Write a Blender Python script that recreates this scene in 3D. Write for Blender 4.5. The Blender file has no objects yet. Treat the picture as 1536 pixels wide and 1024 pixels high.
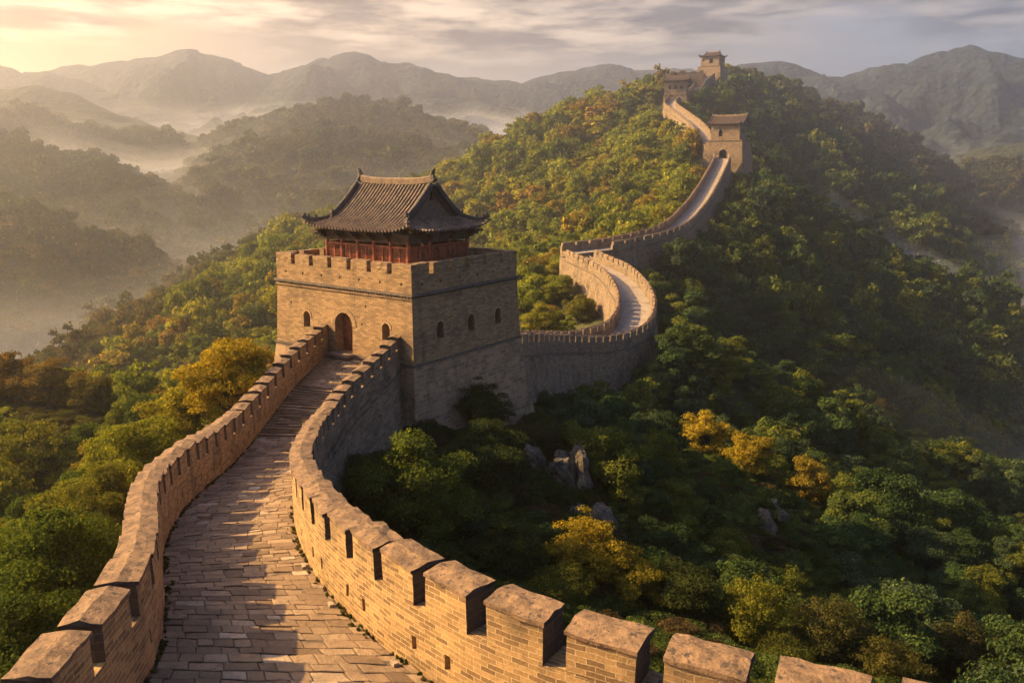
import bpy, math, random
import numpy as np
from mathutils import Vector
from mathutils.geometry import tessellate_polygon

RAD = math.radians
random.seed(7)
rng = np.random.default_rng(7)
scene = bpy.context.scene
COL = scene.collection

# ------------------------------------------------------------------ camera
PITCH, FPX = 12.3, 1200.0
cd = bpy.data.cameras.new("camera")
cam = bpy.data.objects.new("camera", cd)
COL.objects.link(cam)
cam.location = (0, 0, 0)
cam.rotation_euler = (RAD(90 - PITCH), 0, 0)
cd.sensor_width = 36.0
cd.lens = 36.0 * FPX / 1536.0
cd.clip_start = 0.2
cd.clip_end = 30000
scene.camera = cam

# ------------------------------------------------------------------ render look
scene.view_settings.view_transform = 'Standard'
scene.view_settings.look = 'None'
scene.view_settings.gamma = 1
scene.view_settings.exposure = 1.65
scene.render.engine = 'CYCLES'
cy = scene.cycles
cy.use_denoising = True
cy.max_bounces = 4
cy.diffuse_bounces = 2
cy.glossy_bounces = 1
cy.transmission_bounces = 2
cy.volume_bounces = 1
cy.transparent_max_bounces = 4
cy.use_adaptive_sampling = True
cy.adaptive_threshold = 0.02
cy.caustics_reflective = False
cy.caustics_refractive = False

# ------------------------------------------------------------------ sun and sky
SUN_AZ, SUN_EL = -80.0, 33.0        # azimuth from +Y towards +X
sd = Vector((math.cos(RAD(SUN_EL)) * math.sin(RAD(SUN_AZ)), math.cos(RAD(SUN_EL)) * math.cos(RAD(SUN_AZ)), math.sin(RAD(SUN_EL))))
sl = bpy.data.lights.new("sun", 'SUN')
sl.energy = 5.0
sl.angle = RAD(0.6)
sl.color = (1.0, 0.65, 0.26)
so = bpy.data.objects.new("sun", sl)
so.rotation_euler = sd.to_track_quat('Z', 'Y').to_euler()
so.location = sd * 800
COL.objects.link(so)


class NT:
    """small node-tree writer"""
    def __init__(self, nt):
        self.t = nt
        nt.nodes.clear()

    def n(self, typ, _attrs=None, **ins):
        nd = self.t.nodes.new(typ)
        for k, v in (_attrs or {}).items():
            setattr(nd, k, v)
        for k, v in ins.items():
            key = int(k[1:]) if k[0] == 'i' and k[1:].isdigit() else k.replace('_', ' ')
            self.set(nd.inputs[key], v)
        return nd

    def set(self, sock, v):
        if hasattr(v, 'is_output'):
            self.t.links.new(v, sock)
        else:
            sock.default_value = v

    def math(self, op, a, b=0.0, c=0.0, clamp=False):
        nd = self.n('ShaderNodeMath', {'operation': op, 'use_clamp': clamp})
        for i, v in enumerate((a, b, c)):
            self.set(nd.inputs[i], v)
        return nd.outputs[0]

    def vmath(self, op, a, b=(0, 0, 0)):
        nd = self.n('ShaderNodeVectorMath', {'operation': op})
        self.set(nd.inputs[0], a)
        self.set(nd.inputs[1], b)
        return nd.outputs['Value'] if op in ('DOT_PRODUCT', 'LENGTH') else nd.outputs['Vector']

    def mix(self, f, a, b, mode='MIX'):
        nd = self.n('ShaderNodeMix', {'data_type': 'RGBA', 'blend_type': mode})
        self.set(nd.inputs[0], f)
        for i, v in ((6, a), (7, b)):
            if isinstance(v, tuple) and len(v) == 3:
                v = v + (1,)
            self.set(nd.inputs[i], v)
        return nd.outputs[2]

    def ramp(self, f, stops):
        nd = self.n('ShaderNodeValToRGB', Fac=f)
        cr = nd.color_ramp
        while len(cr.elements) < len(stops):
            cr.elements.new(0.5)
        for e, (p, c) in zip(cr.elements, stops):
            e.position = p
            e.color = (c, c, c, 1) if not isinstance(c, tuple) else tuple(c) + (1,)
        return nd.outputs[0]

    def smooth(self, x, a, b):
        nd = self.n('ShaderNodeMapRange', {'interpolation_type': 'SMOOTHSTEP'}, Value=x)
        nd.inputs[1].default_value = a
        nd.inputs[2].default_value = b
        return nd.outputs[0]

    def noise(self, vec, scale, detail=4.0, rough=0.55):
        return self.n('ShaderNodeTexNoise', Vector=vec, Scale=scale, Detail=detail, Roughness=rough).outputs[0]


world = bpy.data.worlds.new("World")
scene.world = world
world.use_nodes = True
w = NT(world.node_tree)
wdir = w.n('ShaderNodeTexCoord').outputs['Generated']
wsep = w.n('ShaderNodeSeparateXYZ', Vector=wdir)
wx, wy, wz = wsep.outputs
sky = w.n('ShaderNodeTexSky', {'sky_type': 'NISHITA', 'sun_disc': False, 'sun_elevation': RAD(SUN_EL), 'sun_rotation': RAD(SUN_AZ), 'dust_density': 3.0})
hl = w.math('SQRT', w.math('ADD', w.math('MULTIPLY', wx, wx), w.math('MULTIPLY', wy, wy)))
az = w.math('DIVIDE', w.math('ADD', w.math('MULTIPLY', wx, math.sin(RAD(SUN_AZ))), w.math('MULTIPLY', wy, math.cos(RAD(SUN_AZ)))), w.math('ADD', hl, 1e-4))
warm = w.smooth(az, -0.55, 0.78)
HOR_COOL, HOR_WARM, GLOW = (1.1, 1.45, 1.95), (2.8, 1.95, 1.2), (6.4, 3.2, 0.85)
horizon = w.mix(w.smooth(az, 0.42, 0.85), w.mix(warm, HOR_COOL, HOR_WARM), GLOW)
base = w.mix(w.smooth(wz, 0.16, 0.28), horizon, w.mix(0.0, w.vmath('MULTIPLY', sky.outputs[0], (0.38, 0.47, 0.64)), (0, 0, 0)))
den = w.math('ADD', wz, 0.10)
cl = w.n('ShaderNodeCombineXYZ', X=w.math('MULTIPLY', w.math('ARCTAN2', wx, wy), 3.2), Y=w.math('MULTIPLY', wz, 11.0), Z=0.0).outputs[0]
cln = w.noise(w.vmath('MULTIPLY', cl, (1.0, 1.0, 1.0)), 0.95, 7.0, 0.55)
cl2 = w.noise(w.vmath('MULTIPLY', cl, (1.0, 1.6, 1.0)), 2.2, 6.0, 0.6)
cmask = w.math('MULTIPLY', w.smooth(w.math('ADD', cln, w.math('MULTIPLY', w.smooth(wz, 0.12, 0.19), 0.12)), 0.36, 0.52), w.math('MULTIPLY', w.smooth(wz, 0.095, 0.15), w.math('SUBTRACT', 1.0, w.smooth(wz, 0.2, 0.3))))
ccol = w.mix(w.smooth(cl2, 0.38, 0.66), w.mix(warm, (0.4, 0.5, 0.68), (0.75, 0.5, 0.38)), w.mix(warm, (1.7, 1.65, 1.7), (6.5, 4.6, 2.8)))
skyc = w.mix(w.math('MULTIPLY', cmask, 0.9), base, ccol)
wbg = w.n('ShaderNodeBackground', Color=skyc, Strength=0.10)
wo = w.n('ShaderNodeOutputWorld', Surface=wbg.outputs[0])


# ------------------------------------------------------------------ helpers
def ray(px, py, Y, up=0.0):
    """world point seen at photo pixel (px, py) at forward distance Y"""
    c, s = math.cos(RAD(PITCH)), math.sin(RAD(PITCH))
    u, v = (px - 768) / FPX, (512 - py) / FPX
    d = np.array([u, c + v * s, -s + v * c])
    p = d * (Y / d[1])
    p[2] += up
    return p


def _h(ix, iy, iz, seed):
    with np.errstate(over='ignore'):
        h = ix.astype(np.uint32) * np.uint32(374761393) + iy.astype(np.uint32) * np.uint32(668265263) + iz.astype(np.uint32) * np.uint32(2246822519) + np.uint32(seed * 3266489917 % 4294967296)
        h = (h ^ (h >> np.uint32(13))) * np.uint32(1274126177)
        h = (h ^ (h >> np.uint32(16))) * np.uint32(2654435761)
        h = h ^ (h >> np.uint32(15))
    return h.astype(np.float64) / 4294967295.0


def vnoise(P, seed=0):
    """smooth value noise -1..1 at points (n,2) or (n,3)"""
    P = np.asarray(P, float)
    if P.shape[-1] == 2:
        i = np.floor(P).astype(np.int64)
        f = P - i
        f = f * f * (3 - 2 * f)
        z = np.zeros_like(i[..., 0])
        a = _h(i[..., 0], i[..., 1], z, seed); b = _h(i[..., 0] + 1, i[..., 1], z, seed)
        c = _h(i[..., 0], i[..., 1] + 1, z, seed); d = _h(i[..., 0] + 1, i[..., 1] + 1, z, seed)
        return ((a + (b - a) * f[..., 0]) * (1 - f[..., 1]) + (c + (d - c) * f[..., 0]) * f[..., 1]) * 2 - 1
    i = np.floor(P).astype(np.int64)
    f = P - i
    f = f * f * (3 - 2 * f)
    r = 0
    for dx in (0, 1):
        for dy in (0, 1):
            for dz in (0, 1):
                wgt = (f[..., 0] if dx else 1 - f[..., 0]) * (f[..., 1] if dy else 1 - f[..., 1]) * (f[..., 2] if dz else 1 - f[..., 2])
                r = r + wgt * _h(i[..., 0] + dx, i[..., 1] + dy, i[..., 2] + dz, seed)
    return r * 2 - 1


def fbm(P, octs=4, seed=0, ridged=False):
    r, a, tot = 0, 1.0, 0
    for o in range(octs):
        n = vnoise(P * (2.03 ** o), seed + o)
        if ridged:
            n = 1 - 2 * np.abs(n)
        r = r + a * n
        tot += a
        a *= 0.5
    return r / tot


def tag(o, label=None, cat=None, group=None, kind=None):
    if label: o['label'] = label
    if cat: o['category'] = cat
    if group: o['group'] = group
    if kind: o['kind'] = kind
    return o


def empty(name, loc, rz=0.0):
    o = bpy.data.objects.new(name, None)
    o.location = loc
    o.rotation_euler = (0, 0, rz)
    o.empty_display_size = 0.5
    COL.objects.link(o)
    return o


class MB:
    """collects quads and triangles with UVs and links them as one mesh object"""
    def __init__(self):
        self.v, self.q, self.t, self.uq, self.ut, self.mq, self.mt, self.rq, self.rt = [], [], [], [], [], [], [], [], []
        self.n = 0

    def grid(self, P, UV=None, mat=0, rnd=0.5):
        P = np.asarray(P, float)
        a, b = P.shape[:2]
        if UV is None:
            UV = np.stack(np.meshgrid(np.arange(a), np.arange(b), indexing='ij'), -1).astype(float)
        idx = np.arange(a * b).reshape(a, b) + self.n
        self.v.append(P.reshape(-1, 3))
        self.n += a * b
        q = np.stack([idx[:-1, :-1], idx[1:, :-1], idx[1:, 1:], idx[:-1, 1:]], -1).reshape(-1, 4)
        uq = np.stack([UV[:-1, :-1], UV[1:, :-1], UV[1:, 1:], UV[:-1, 1:]], 2).reshape(-1, 4, 2)
        self.q.append(q); self.uq.append(uq)
        self.mq.append(np.full(len(q), mat)); self.rq.append(np.full(len(q), rnd))

    def quads(self, V, Q, UV=None, mat=0, rnd=0.5):
        V = np.asarray(V, float); Q = np.asarray(Q, int)
        self.v.append(V); self.q.append(Q + self.n); self.n += len(V)
        self.uq.append(np.zeros((len(Q), 4, 2)) if UV is None else np.asarray(UV, float))
        self.mq.append(np.full(len(Q), mat)); self.rq.append(np.broadcast_to(np.asarray(rnd, float), (len(Q),)).copy())

    def tris(self, V, T, UV=None, mat=0, rnd=0.5):
        V = np.asarray(V, float); T = np.asarray(T, int)
        self.v.append(V); self.t.append(T + self.n); self.n += len(V)
        self.ut.append(np.zeros((len(T), 3, 2)) if UV is None else np.asarray(UV, float))
        self.mt.append(np.full(len(T), mat)); self.rt.append(np.full(len(T), rnd))

    def box(self, c, s, rz=0.0, mat=0, rnd=0.5, tilt=None):
        """box centred at c of size s"""
        x, y, z = np.array(s) / 2.0
        V = np.array([[-x, -y, -z], [x, -y, -z], [x, y, -z], [-x, y, -z], [-x, -y, z], [x, -y, z], [x, y, z], [-x, y, z]])
        cs, sn = math.cos(rz), math.sin(rz)
        V = np.stack([V[:, 0] * cs - V[:, 1] * sn, V[:, 0] * sn + V[:, 1] * cs, V[:, 2]], -1) + np.array(c)
        Q = [[0, 1, 5, 4], [1, 2, 6, 5], [2, 3, 7, 6], [3, 0, 4, 7], [4, 5, 6, 7], [3, 2, 1, 0]]
        X, Y, Z = s
        UV = [[[0, 0], [a, 0], [a, b], [0, b]] for a, b in ((X, Z), (Y, Z), (X, Z), (Y, Z), (X, Y), (X, Y))]
        self.quads(V, Q, UV, mat, rnd)

    def tube(self, P, r, n=8, mat=0, cap=True, rnd=0.5):
        P = np.asarray(P, float)
        r = np.broadcast_to(np.asarray(r, float), (len(P),))
        T = np.gradient(P, axis=0)
        T /= np.linalg.norm(T, axis=1)[:, None] + 1e-9
        ref = np.array([0, 0, 1.0]) if abs(T[:, 2]).mean() < 0.8 else np.array([1.0, 0, 0])
        A = np.cross(T, ref); A /= np.linalg.norm(A, axis=1)[:, None] + 1e-9
        B = np.cross(A, T)
        an = np.linspace(0, 2 * math.pi, n + 1)
        G = P[:, None] + r[:, None, None] * (np.cos(an)[None, :, None] * A[:, None] + np.sin(an)[None, :, None] * B[:, None])
        L = np.concatenate([[0], np.cumsum(np.linalg.norm(np.diff(P, axis=0), axis=1))])
        UV = np.stack(np.meshgrid(L, an * r.mean(), indexing='ij'), -1)
        self.grid(G, UV, mat, rnd)
        if cap:
            for k in (0, -1):
                V = np.concatenate([G[k, :-1], P[k][None]])
                self.tris(V, [[i, (i + 1) % n, n] for i in range(n)], None, mat, rnd)

    def beam(self, P, w, h, mat=0, up=(0, 0, 1), rnd=0.5):
        """rectangle w x h swept along P (bottom on P)"""
        P = np.asarray(P, float)
        w = np.broadcast_to(np.asarray(w, float), (len(P),))[:, None]; h = np.broadcast_to(np.asarray(h, float), (len(P),))[:, None]
        T = np.gradient(P, axis=0); T /= np.linalg.norm(T, axis=1)[:, None] + 1e-9
        A = np.cross(T, np.array(up, float)); A /= np.linalg.norm(A, axis=1)[:, None] + 1e-9
        U = np.cross(A, T)
        c = [P - A * w / 2, P + A * w / 2, P + A * w / 2 + U * h * 0.8, P + A * w / 4 + U * h, P - A * w / 4 + U * h, P - A * w / 2 + U * h * 0.8, P - A * w / 2]
        self.grid(np.stack(c, 1), None, mat, rnd)
        for k in (0, -1):
            V = np.array([x[k] for x in c[:6]])
            self.tris(V, [[0, 1, 2], [0, 2, 3], [0, 3, 4], [0, 4, 5]], None, mat, rnd)

    def build(self, name, mats, parent=None, origin=(0, 0, 0), jit=0.0, jf=3.0, smooth=False, off=None):
        V = np.concatenate(self.v)
        if jit:
            V = V + jit * np.stack([vnoise(V * jf + 17.3 * k, 40 + k) for k in range(3)], -1)
        V = V - np.array(origin, float)
        me = bpy.data.meshes.new(name)
        qs = np.concatenate(self.q) if self.q else np.zeros((0, 4), int)
        ts = np.concatenate(self.t) if self.t else np.zeros((0, 3), int)
        nq, nt = len(qs), len(ts)
        me.vertices.add(len(V)); me.vertices.foreach_set('co', V.astype(np.float32).ravel())
        me.loops.add(nq * 4 + nt * 3); me.polygons.add(nq + nt)
        me.loops.foreach_set('vertex_index', np.concatenate([qs.ravel(), ts.ravel()]).astype(np.int32))
        st = np.concatenate([np.arange(nq) * 4, nq * 4 + np.arange(nt) * 3])
        me.polygons.foreach_set('loop_start', st.astype(np.int32))
        mi = np.concatenate(self.mq + self.mt) if (self.mq or self.mt) else []
        me.polygons.foreach_set('material_index', np.asarray(mi, np.int32))
        me.polygons.foreach_set('use_smooth', np.full(nq + nt, smooth))
        uvl = me.uv_layers.new(name="UVMap")
        uv = np.concatenate([np.concatenate(self.uq).reshape(-1, 2) if self.uq else np.zeros((0, 2)), np.concatenate(self.ut).reshape(-1, 2) if self.ut else np.zeros((0, 2))])
        uvl.data.foreach_set('uv', uv.astype(np.float32).ravel())
        at = me.attributes.new('rnd', 'FLOAT', 'FACE')
        at.data.foreach_set('value', np.concatenate(self.rq + self.rt).astype(np.float32))
        me.update(calc_edges=True)
        me.validate()
        for m in (mats if isinstance(mats, (list, tuple)) else [mats]):
            me.materials.append(m)
        o = bpy.data.objects.new(name, me)
        COL.objects.link(o)
        if parent: o.parent = parent
        if off is not None: o.location = off
        return o


# ------------------------------------------------------------------ materials
def new_mat(name):
    m = bpy.data.materials.new(name)
    m.use_nodes = True
    return m, NT(m.node_tree)


def finish(t, col, rough, height=None, dist=0.02, strength=1.0):
    b = t.n('ShaderNodeBsdfPrincipled', Base_Color=col, Roughness=rough)
    b.inputs['Specular IOR Level'].default_value = 0.25
    if height is not None:
        bp = t.n('ShaderNodeBump', Height=height, Distance=dist, Strength=strength)
        t.t.links.new(bp.outputs[0], b.inputs['Normal'])
    t.n('ShaderNodeOutputMaterial', Surface=b.outputs[0])


def brick_mat(name, c1, c2, mortar, bw=0.36, rh=0.115, ms=0.010, stain=(0.07, 0.055, 0.04), stain_amt=0.55, wob=0.02, bump=0.02, pale=None):
    m, t = new_mat(name)
    uv = t.n('ShaderNodeTexCoord').outputs['UV']
    geo = t.n('ShaderNodeNewGeometry').outputs['Position']
    wn = t.n('ShaderNodeTexNoise', Vector=geo, Scale=2.4, Detail=2.0)
    wv = t.vmath('MULTIPLY', t.vmath('SUBTRACT', wn.outputs['Color'], (0.5, 0.5, 0.5)), (wob * 2.5, wob, 0))
    fine = t.n('ShaderNodeTexNoise', Vector=geo, Scale=22.0, Detail=3.0)
    fv = t.vmath('MULTIPLY', t.vmath('SUBTRACT', fine.outputs['Color'], (0.5, 0.5, 0.5)), (0.02, 0.014, 0))
    vec = t.vmath('ADD', t.vmath('ADD', uv, wv), fv)
    br = t.n('ShaderNodeTexBrick', {'offset': 0.5, 'squash': 1.0}, Vector=vec, Color1=c1 + (1,), Color2=c2 + (1,), Mortar=mortar + (1,), Scale=1.0)
    br.inputs['Mortar Size'].default_value = ms
    br.inputs['Mortar Smooth'].default_value = 0.25
    br.inputs['Brick Width'].default_value = bw
    br.inputs['Row Height'].default_value = rh
    n1 = t.noise(geo, 0.55, 5.0, 0.62)
    n2 = t.noise(geo, 5.0, 5.0, 0.65)
    n3 = t.noise(geo, 26.0, 4.0, 0.7)
    col = t.mix(t.math('MULTIPLY', t.smooth(n1, 0.50, 0.68), stain_amt), br.outputs['Color'], stain)
    col = t.mix(t.math('MULTIPLY', t.smooth(n2, 0.56, 0.72), stain_amt * 0.7), col, stain)
    if pale:
        col = t.mix(t.math('MULTIPLY', t.smooth(t.noise(geo, 1.3, 6.0, 0.7), 0.58, 0.74), 0.55), col, pale)
    col = t.mix(1.0, col, t.ramp(n3, [(0.25, 0.62), (0.75, 1.25)]), 'MULTIPLY')
    streak = t.noise(t.vmath('MULTIPLY', geo, (1.6, 1.6, 0.16)), 1.0, 5.0, 0.6)
    col = t.mix(t.math('MULTIPLY', t.smooth(streak, 0.53, 0.70), stain_amt * 0.8), col, stain)
    hgt = t.math('ADD', t.math('MULTIPLY', t.math('SUBTRACT', 1.0, br.outputs['Fac']), 0.75), t.math('ADD', t.math('MULTIPLY', n3, 0.45), t.math('MULTIPLY', n2, 0.5)))
    finish(t, col, 0.92, hgt, bump, 0.9)
    return m


def plain_mat(name, c1, c2, scale=3.0, rough=0.9, bump=0.01, fine=25.0, dark=None):
    m, t = new_mat(name)
    geo = t.n('ShaderNodeNewGeometry').outputs['Position']
    n1 = t.noise(geo, scale, 5.0, 0.65)
    n2 = t.noise(geo, fine, 4.0, 0.7)
    col = t.mix(t.smooth(n1, 0.36, 0.64), c1, c2)
    if dark:
        col = t.mix(t.smooth(t.noise(geo, scale * 2.7, 4.0, 0.6), 0.54, 0.66), col, dark)
    col = t.mix(1.0, col, t.ramp(n2, [(0.25, 0.65), (0.75, 1.25)]), 'MULTIPLY')
    finish(t, col, rough, t.math('ADD', n1, t.math('MULTIPLY', n2, 0.5)), bump, 0.8)
    return m


M_NEAR = brick_mat('near_parapet_brick', (0.42, 0.255, 0.105), (0.17, 0.098, 0.045), (0.47, 0.345, 0.18), bw=0.31, rh=0.092, stain_amt=0.6, ms=0.009)
M_NEAREND = brick_mat('dark_merlon_end', (0.10, 0.07, 0.048), (0.05, 0.038, 0.028), (0.13, 0.10, 0.072), bw=0.31, rh=0.15, stain_amt=0.6, ms=0.010)  # darker brick tone for the end faces of the near merlons
M_OUT = brick_mat('rubble_wall_stone', (0.28, 0.19, 0.118), (0.115, 0.082, 0.055), (0.39, 0.29, 0.19), bw=0.55, rh=0.17, ms=0.014, wob=0.07, bump=0.05, stain_amt=0.6)
M_TOWER = brick_mat('tower_brick', (0.41, 0.262, 0.128), (0.22, 0.138, 0.072), (0.17, 0.115, 0.07), bw=0.38, rh=0.12, ms=0.011, wob=0.03, stain_amt=0.4)
M_TBASE = brick_mat('tower_base_stone', (0.40, 0.265, 0.15), (0.21, 0.142, 0.086), (0.40, 0.29, 0.18), bw=0.62, rh=0.24, ms=0.016, wob=0.05, stain_amt=0.55, bump=0.03)
M_FAR = brick_mat('distant_wall_stone', (0.31, 0.22, 0.138), (0.165, 0.118, 0.076), (0.19, 0.14, 0.092), bw=0.5, rh=0.2, ms=0.018, wob=0.05, stain_amt=0.75, pale=(0.44, 0.36, 0.28), bump=0.03)
M_CAP = plain_mat('coping_stone', (0.25, 0.155, 0.085), (0.13, 0.083, 0.05), 3.4, dark=(0.07, 0.052, 0.04), bump=0.045, fine=16)
M_CAPEND = plain_mat('dark_coping_end', (0.07, 0.052, 0.04), (0.035, 0.028, 0.022), 4.0, bump=0.03)  # darker stone tone for the ends of the copings
M_STRING = plain_mat('string_course_stone', (0.16, 0.12, 0.09), (0.09, 0.072, 0.058), 4.0, bump=0.02)
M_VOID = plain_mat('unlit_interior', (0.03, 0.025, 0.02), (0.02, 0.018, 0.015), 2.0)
M_TILE = plain_mat('grey_roof_tile', (0.25, 0.17, 0.115), (0.115, 0.085, 0.066), 2.2, rough=0.75, bump=0.01, fine=18)
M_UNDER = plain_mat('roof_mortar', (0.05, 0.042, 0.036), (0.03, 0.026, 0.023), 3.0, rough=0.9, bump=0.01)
M_RIDGE = plain_mat('ridge_tile', (0.11, 0.085, 0.07), (0.055, 0.047, 0.042), 3.0, rough=0.8, bump=0.02)
M_RIDGEB = plain_mat('main_ridge_tile', (0.22, 0.15, 0.10), (0.13, 0.092, 0.065), 3.0, rough=0.8, bump=0.02)
M_RED = plain_mat('red_painted_timber', (0.36, 0.088, 0.032), (0.20, 0.055, 0.026), 2.4, rough=0.6, bump=0.006, dark=(0.06, 0.03, 0.02))
M_PANEL = plain_mat('weathered_timber_panel', (0.32, 0.14, 0.06), (0.18, 0.078, 0.038), 1.6, rough=0.65, bump=0.01, dark=(0.05, 0.03, 0.02))
M_BEAM = plain_mat('dark_timber', (0.10, 0.058, 0.035), (0.05, 0.032, 0.022), 2.0, rough=0.75, bump=0.01)
M_DOOR = plain_mat('door_timber', (0.24, 0.075, 0.028), (0.14, 0.045, 0.02), 1.6, rough=0.6, bump=0.01)
M_GABLE = plain_mat('gable_plaster', (0.19, 0.125, 0.085), (0.12, 0.085, 0.06), 2.5, rough=0.85, bump=0.01)
M_BARK = plain_mat('bark', (0.07, 0.05, 0.036), (0.035, 0.027, 0.02), 5.0, bump=0.02)
M_FLOORT = plain_mat('terrace_paving', (0.25, 0.19, 0.14), (0.17, 0.13, 0.10), 2.0, bump=0.01)


def slab_mat():
    m, t = new_mat('paving_slabs')
    geo = t.n('ShaderNodeNewGeometry').outputs['Position']
    a = t.n('ShaderNodeAttribute', {'attribute_name': 'rnd'}).outputs['Fac']
    n1 = t.noise(geo, 1.1, 5.0, 0.62)
    n2 = t.noise(geo, 7.0, 6.0, 0.68)
    n3 = t.noise(geo, 34.0, 4.0, 0.7)
    col = t.ramp(a, [(0.0, (0.15, 0.098, 0.06)), (0.45, (0.27, 0.182, 0.108)), (0.86, (0.36, 0.255, 0.158)), (1.0, (0.48, 0.38, 0.27))])
    col = t.mix(t.math('MULTIPLY', t.smooth(n1, 0.46, 0.66), 0.5), col, (0.12, 0.085, 0.06))
    col = t.mix(t.math('MULTIPLY', t.smooth(n2, 0.5, 0.7), 0.55), col, (0.10, 0.068, 0.048))
    col = t.mix(1.0, col, t.ramp(n3, [(0.25, 0.65), (0.75, 1.25)]), 'MULTIPLY')
    finish(t, col, 0.78, t.math('ADD', t.math('MULTIPLY', n2, 0.8), t.math('MULTIPLY', n3, 0.45)), 0.05, 0.9)
    return m


M_SLAB = slab_mat()
M_PALE = plain_mat('pale_stone', (0.38, 0.31, 0.23), (0.27, 0.21, 0.155), 5.0, bump=0.01)
M_BED = plain_mat('paving_bed', (0.15, 0.108, 0.072), (0.09, 0.066, 0.047), 4.0, bump=0.02)
M_ROAD = brick_mat('distant_paving', (0.40, 0.33, 0.26), (0.31, 0.25, 0.20), (0.22, 0.17, 0.13), bw=0.8, rh=0.42, ms=0.02, stain_amt=0.35, bump=0.02)


def leaf_mat():
    m, t = new_mat('leaves')
    tint = t.n('ShaderNodeAttribute', {'attribute_name': 'tint', 'attribute_type': 'INSTANCER'}).outputs['Color']
    a = t.n('ShaderNodeAttribute', {'attribute_name': 'rnd'}).outputs['Fac']
    col = t.mix(1.0, tint, t.ramp(a, [(0.0, (0.45, 0.52, 0.5)), (0.6, (1.05, 1.02, 1.0)), (0.85, (1.6, 1.4, 1.0)), (1.0, (2.6, 2.0, 1.0))]), 'MULTIPLY')
    d = t.n('ShaderNodeBsdfDiffuse', Color=col)
    tr = t.n('ShaderNodeBsdfTranslucent', Color=t.mix(1.0, col, (1.25, 1.15, 0.55), 'MULTIPLY'))
    mx = t.n('ShaderNodeMixShader', i0=0.36, i1=d.outputs[0], i2=tr.outputs[0])
    t.n('ShaderNodeOutputMaterial', Surface=mx.outputs[0])
    return m


M_LEAF = leaf_mat()


def ground_mat():
    m, t = new_mat('undergrowth')
    geo = t.n('ShaderNodeNewGeometry').outputs['Position']
    n1 = t.noise(geo, 0.03, 6.0, 0.6)
    n2 = t.noise(geo, 0.35, 6.0, 0.65)
    n3 = t.noise(geo, 3.0, 5.0, 0.7)
    col = t.mix(t.smooth(n1, 0.4, 0.6), (0.035, 0.045, 0.016), (0.062, 0.062, 0.022))
    col = t.mix(t.math('MULTIPLY', t.smooth(n2, 0.48, 0.62), 0.6), col, (0.028, 0.032, 0.013))
    col = t.mix(t.math('MULTIPLY', t.smooth(n3, 0.5, 0.7), 0.5), col, (0.085, 0.06, 0.03))
    finish(t, col, 1.0, t.math('ADD', t.math('MULTIPLY', n2, 1.0), t.math('MULTIPLY', n3, 0.4)), 0.6, 0.8)
    return m


def wooded_mat(name, c1, c2, c3, cell):
    """far wooded ground: canopy-sized bumps and colour patches"""
    m, t = new_mat(name)
    geo = t.n('ShaderNodeNewGeometry').outputs['Position']
    v = t.n('ShaderNodeTexVoronoi', Vector=geo, Scale=1.0 / cell)
    n1 = t.noise(geo, 0.006, 6.0, 0.62)
    n2 = t.noise(geo, 0.05, 5.0, 0.65)
    col = t.mix(t.smooth(n1, 0.4, 0.6), c1, c2)
    col = t.mix(t.math('MULTIPLY', t.smooth(n2, 0.45, 0.65), 0.6), col, c3)
    col = t.mix(1.0, col, t.ramp(v.outputs['Distance'], [(0.1, 1.35), (0.75, 0.45)]), 'MULTIPLY')
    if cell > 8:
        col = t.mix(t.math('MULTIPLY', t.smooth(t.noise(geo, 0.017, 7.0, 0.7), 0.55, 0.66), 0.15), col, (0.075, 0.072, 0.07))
    h = t.math('ADD', t.math('MULTIPLY', t.math('SUBTRACT', 1.0, v.outputs['Distance']), 1.0), t.math('MULTIPLY', n2, 1.6))
    finish(t, col, 1.0, h, cell * 0.5, 0.9)
    return m


M_GROUND = ground_mat()
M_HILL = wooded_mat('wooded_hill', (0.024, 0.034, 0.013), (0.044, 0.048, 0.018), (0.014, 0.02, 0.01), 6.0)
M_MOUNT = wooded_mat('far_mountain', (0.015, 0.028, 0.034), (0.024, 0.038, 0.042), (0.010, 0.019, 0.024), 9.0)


def rock_mat():
    m, t = new_mat('outcrop_rock')
    geo = t.n('ShaderNodeNewGeometry').outputs['Position']
    n1 = t.noise(geo, 0.9, 6.0, 0.65)
    n2 = t.noise(geo, 6.0, 6.0, 0.7)
    st = t.noise(t.vmath('MULTIPLY', geo, (3.2, 3.2, 0.9)), 1.0, 6.0, 0.7)
    col = t.mix(t.smooth(n1, 0.4, 0.62), (0.20, 0.165, 0.13), (0.10, 0.084, 0.07))
    col = t.mix(t.math('MULTIPLY', t.smooth(n2, 0.50, 0.66), 0.8), col, (0.05, 0.058, 0.025))
    col = t.mix(t.smooth(st, 0.56, 0.64), col, (0.045, 0.038, 0.032))
    finish(t, col, 0.92, t.math('ADD', t.math('MULTIPLY', st, 1.2), n2), 0.25, 1.0)
    return m


M_ROCK = rock_mat()


# ------------------------------------------------------------------ the wall's course (metres, camera at the origin)
def catmull(P, n):
    P = np.asarray(P, float)
    Q = np.concatenate([[2 * P[0] - P[1]], P, [2 * P[-1] - P[-2]]])
    out = []
    for i in range(1, len(Q) - 2):
        a, b, c, d = Q[i - 1], Q[i], Q[i + 1], Q[i + 2]
        for t in np.linspace(0, 1, n, endpoint=False):
            out.append(0.5 * ((2 * b) + (c - a) * t + (2 * a - 5 * b + 4 * c - d) * t * t + (3 * b - a - 3 * c + d) * t ** 3))
    out.append(Q[-2])
    return np.array(out)


def arclen(P):
    return np.concatenate([[0], np.cumsum(np.linalg.norm(np.diff(P, axis=0), axis=1))])


def resample(P, step):
    s = arclen(P)
    n = max(2, int(round(s[-1] / step)) + 1)
    t = np.linspace(0, s[-1], n)
    return np.stack([np.interp(t, s, P[:, k]) for k in range(P.shape[1])], -1)


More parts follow.
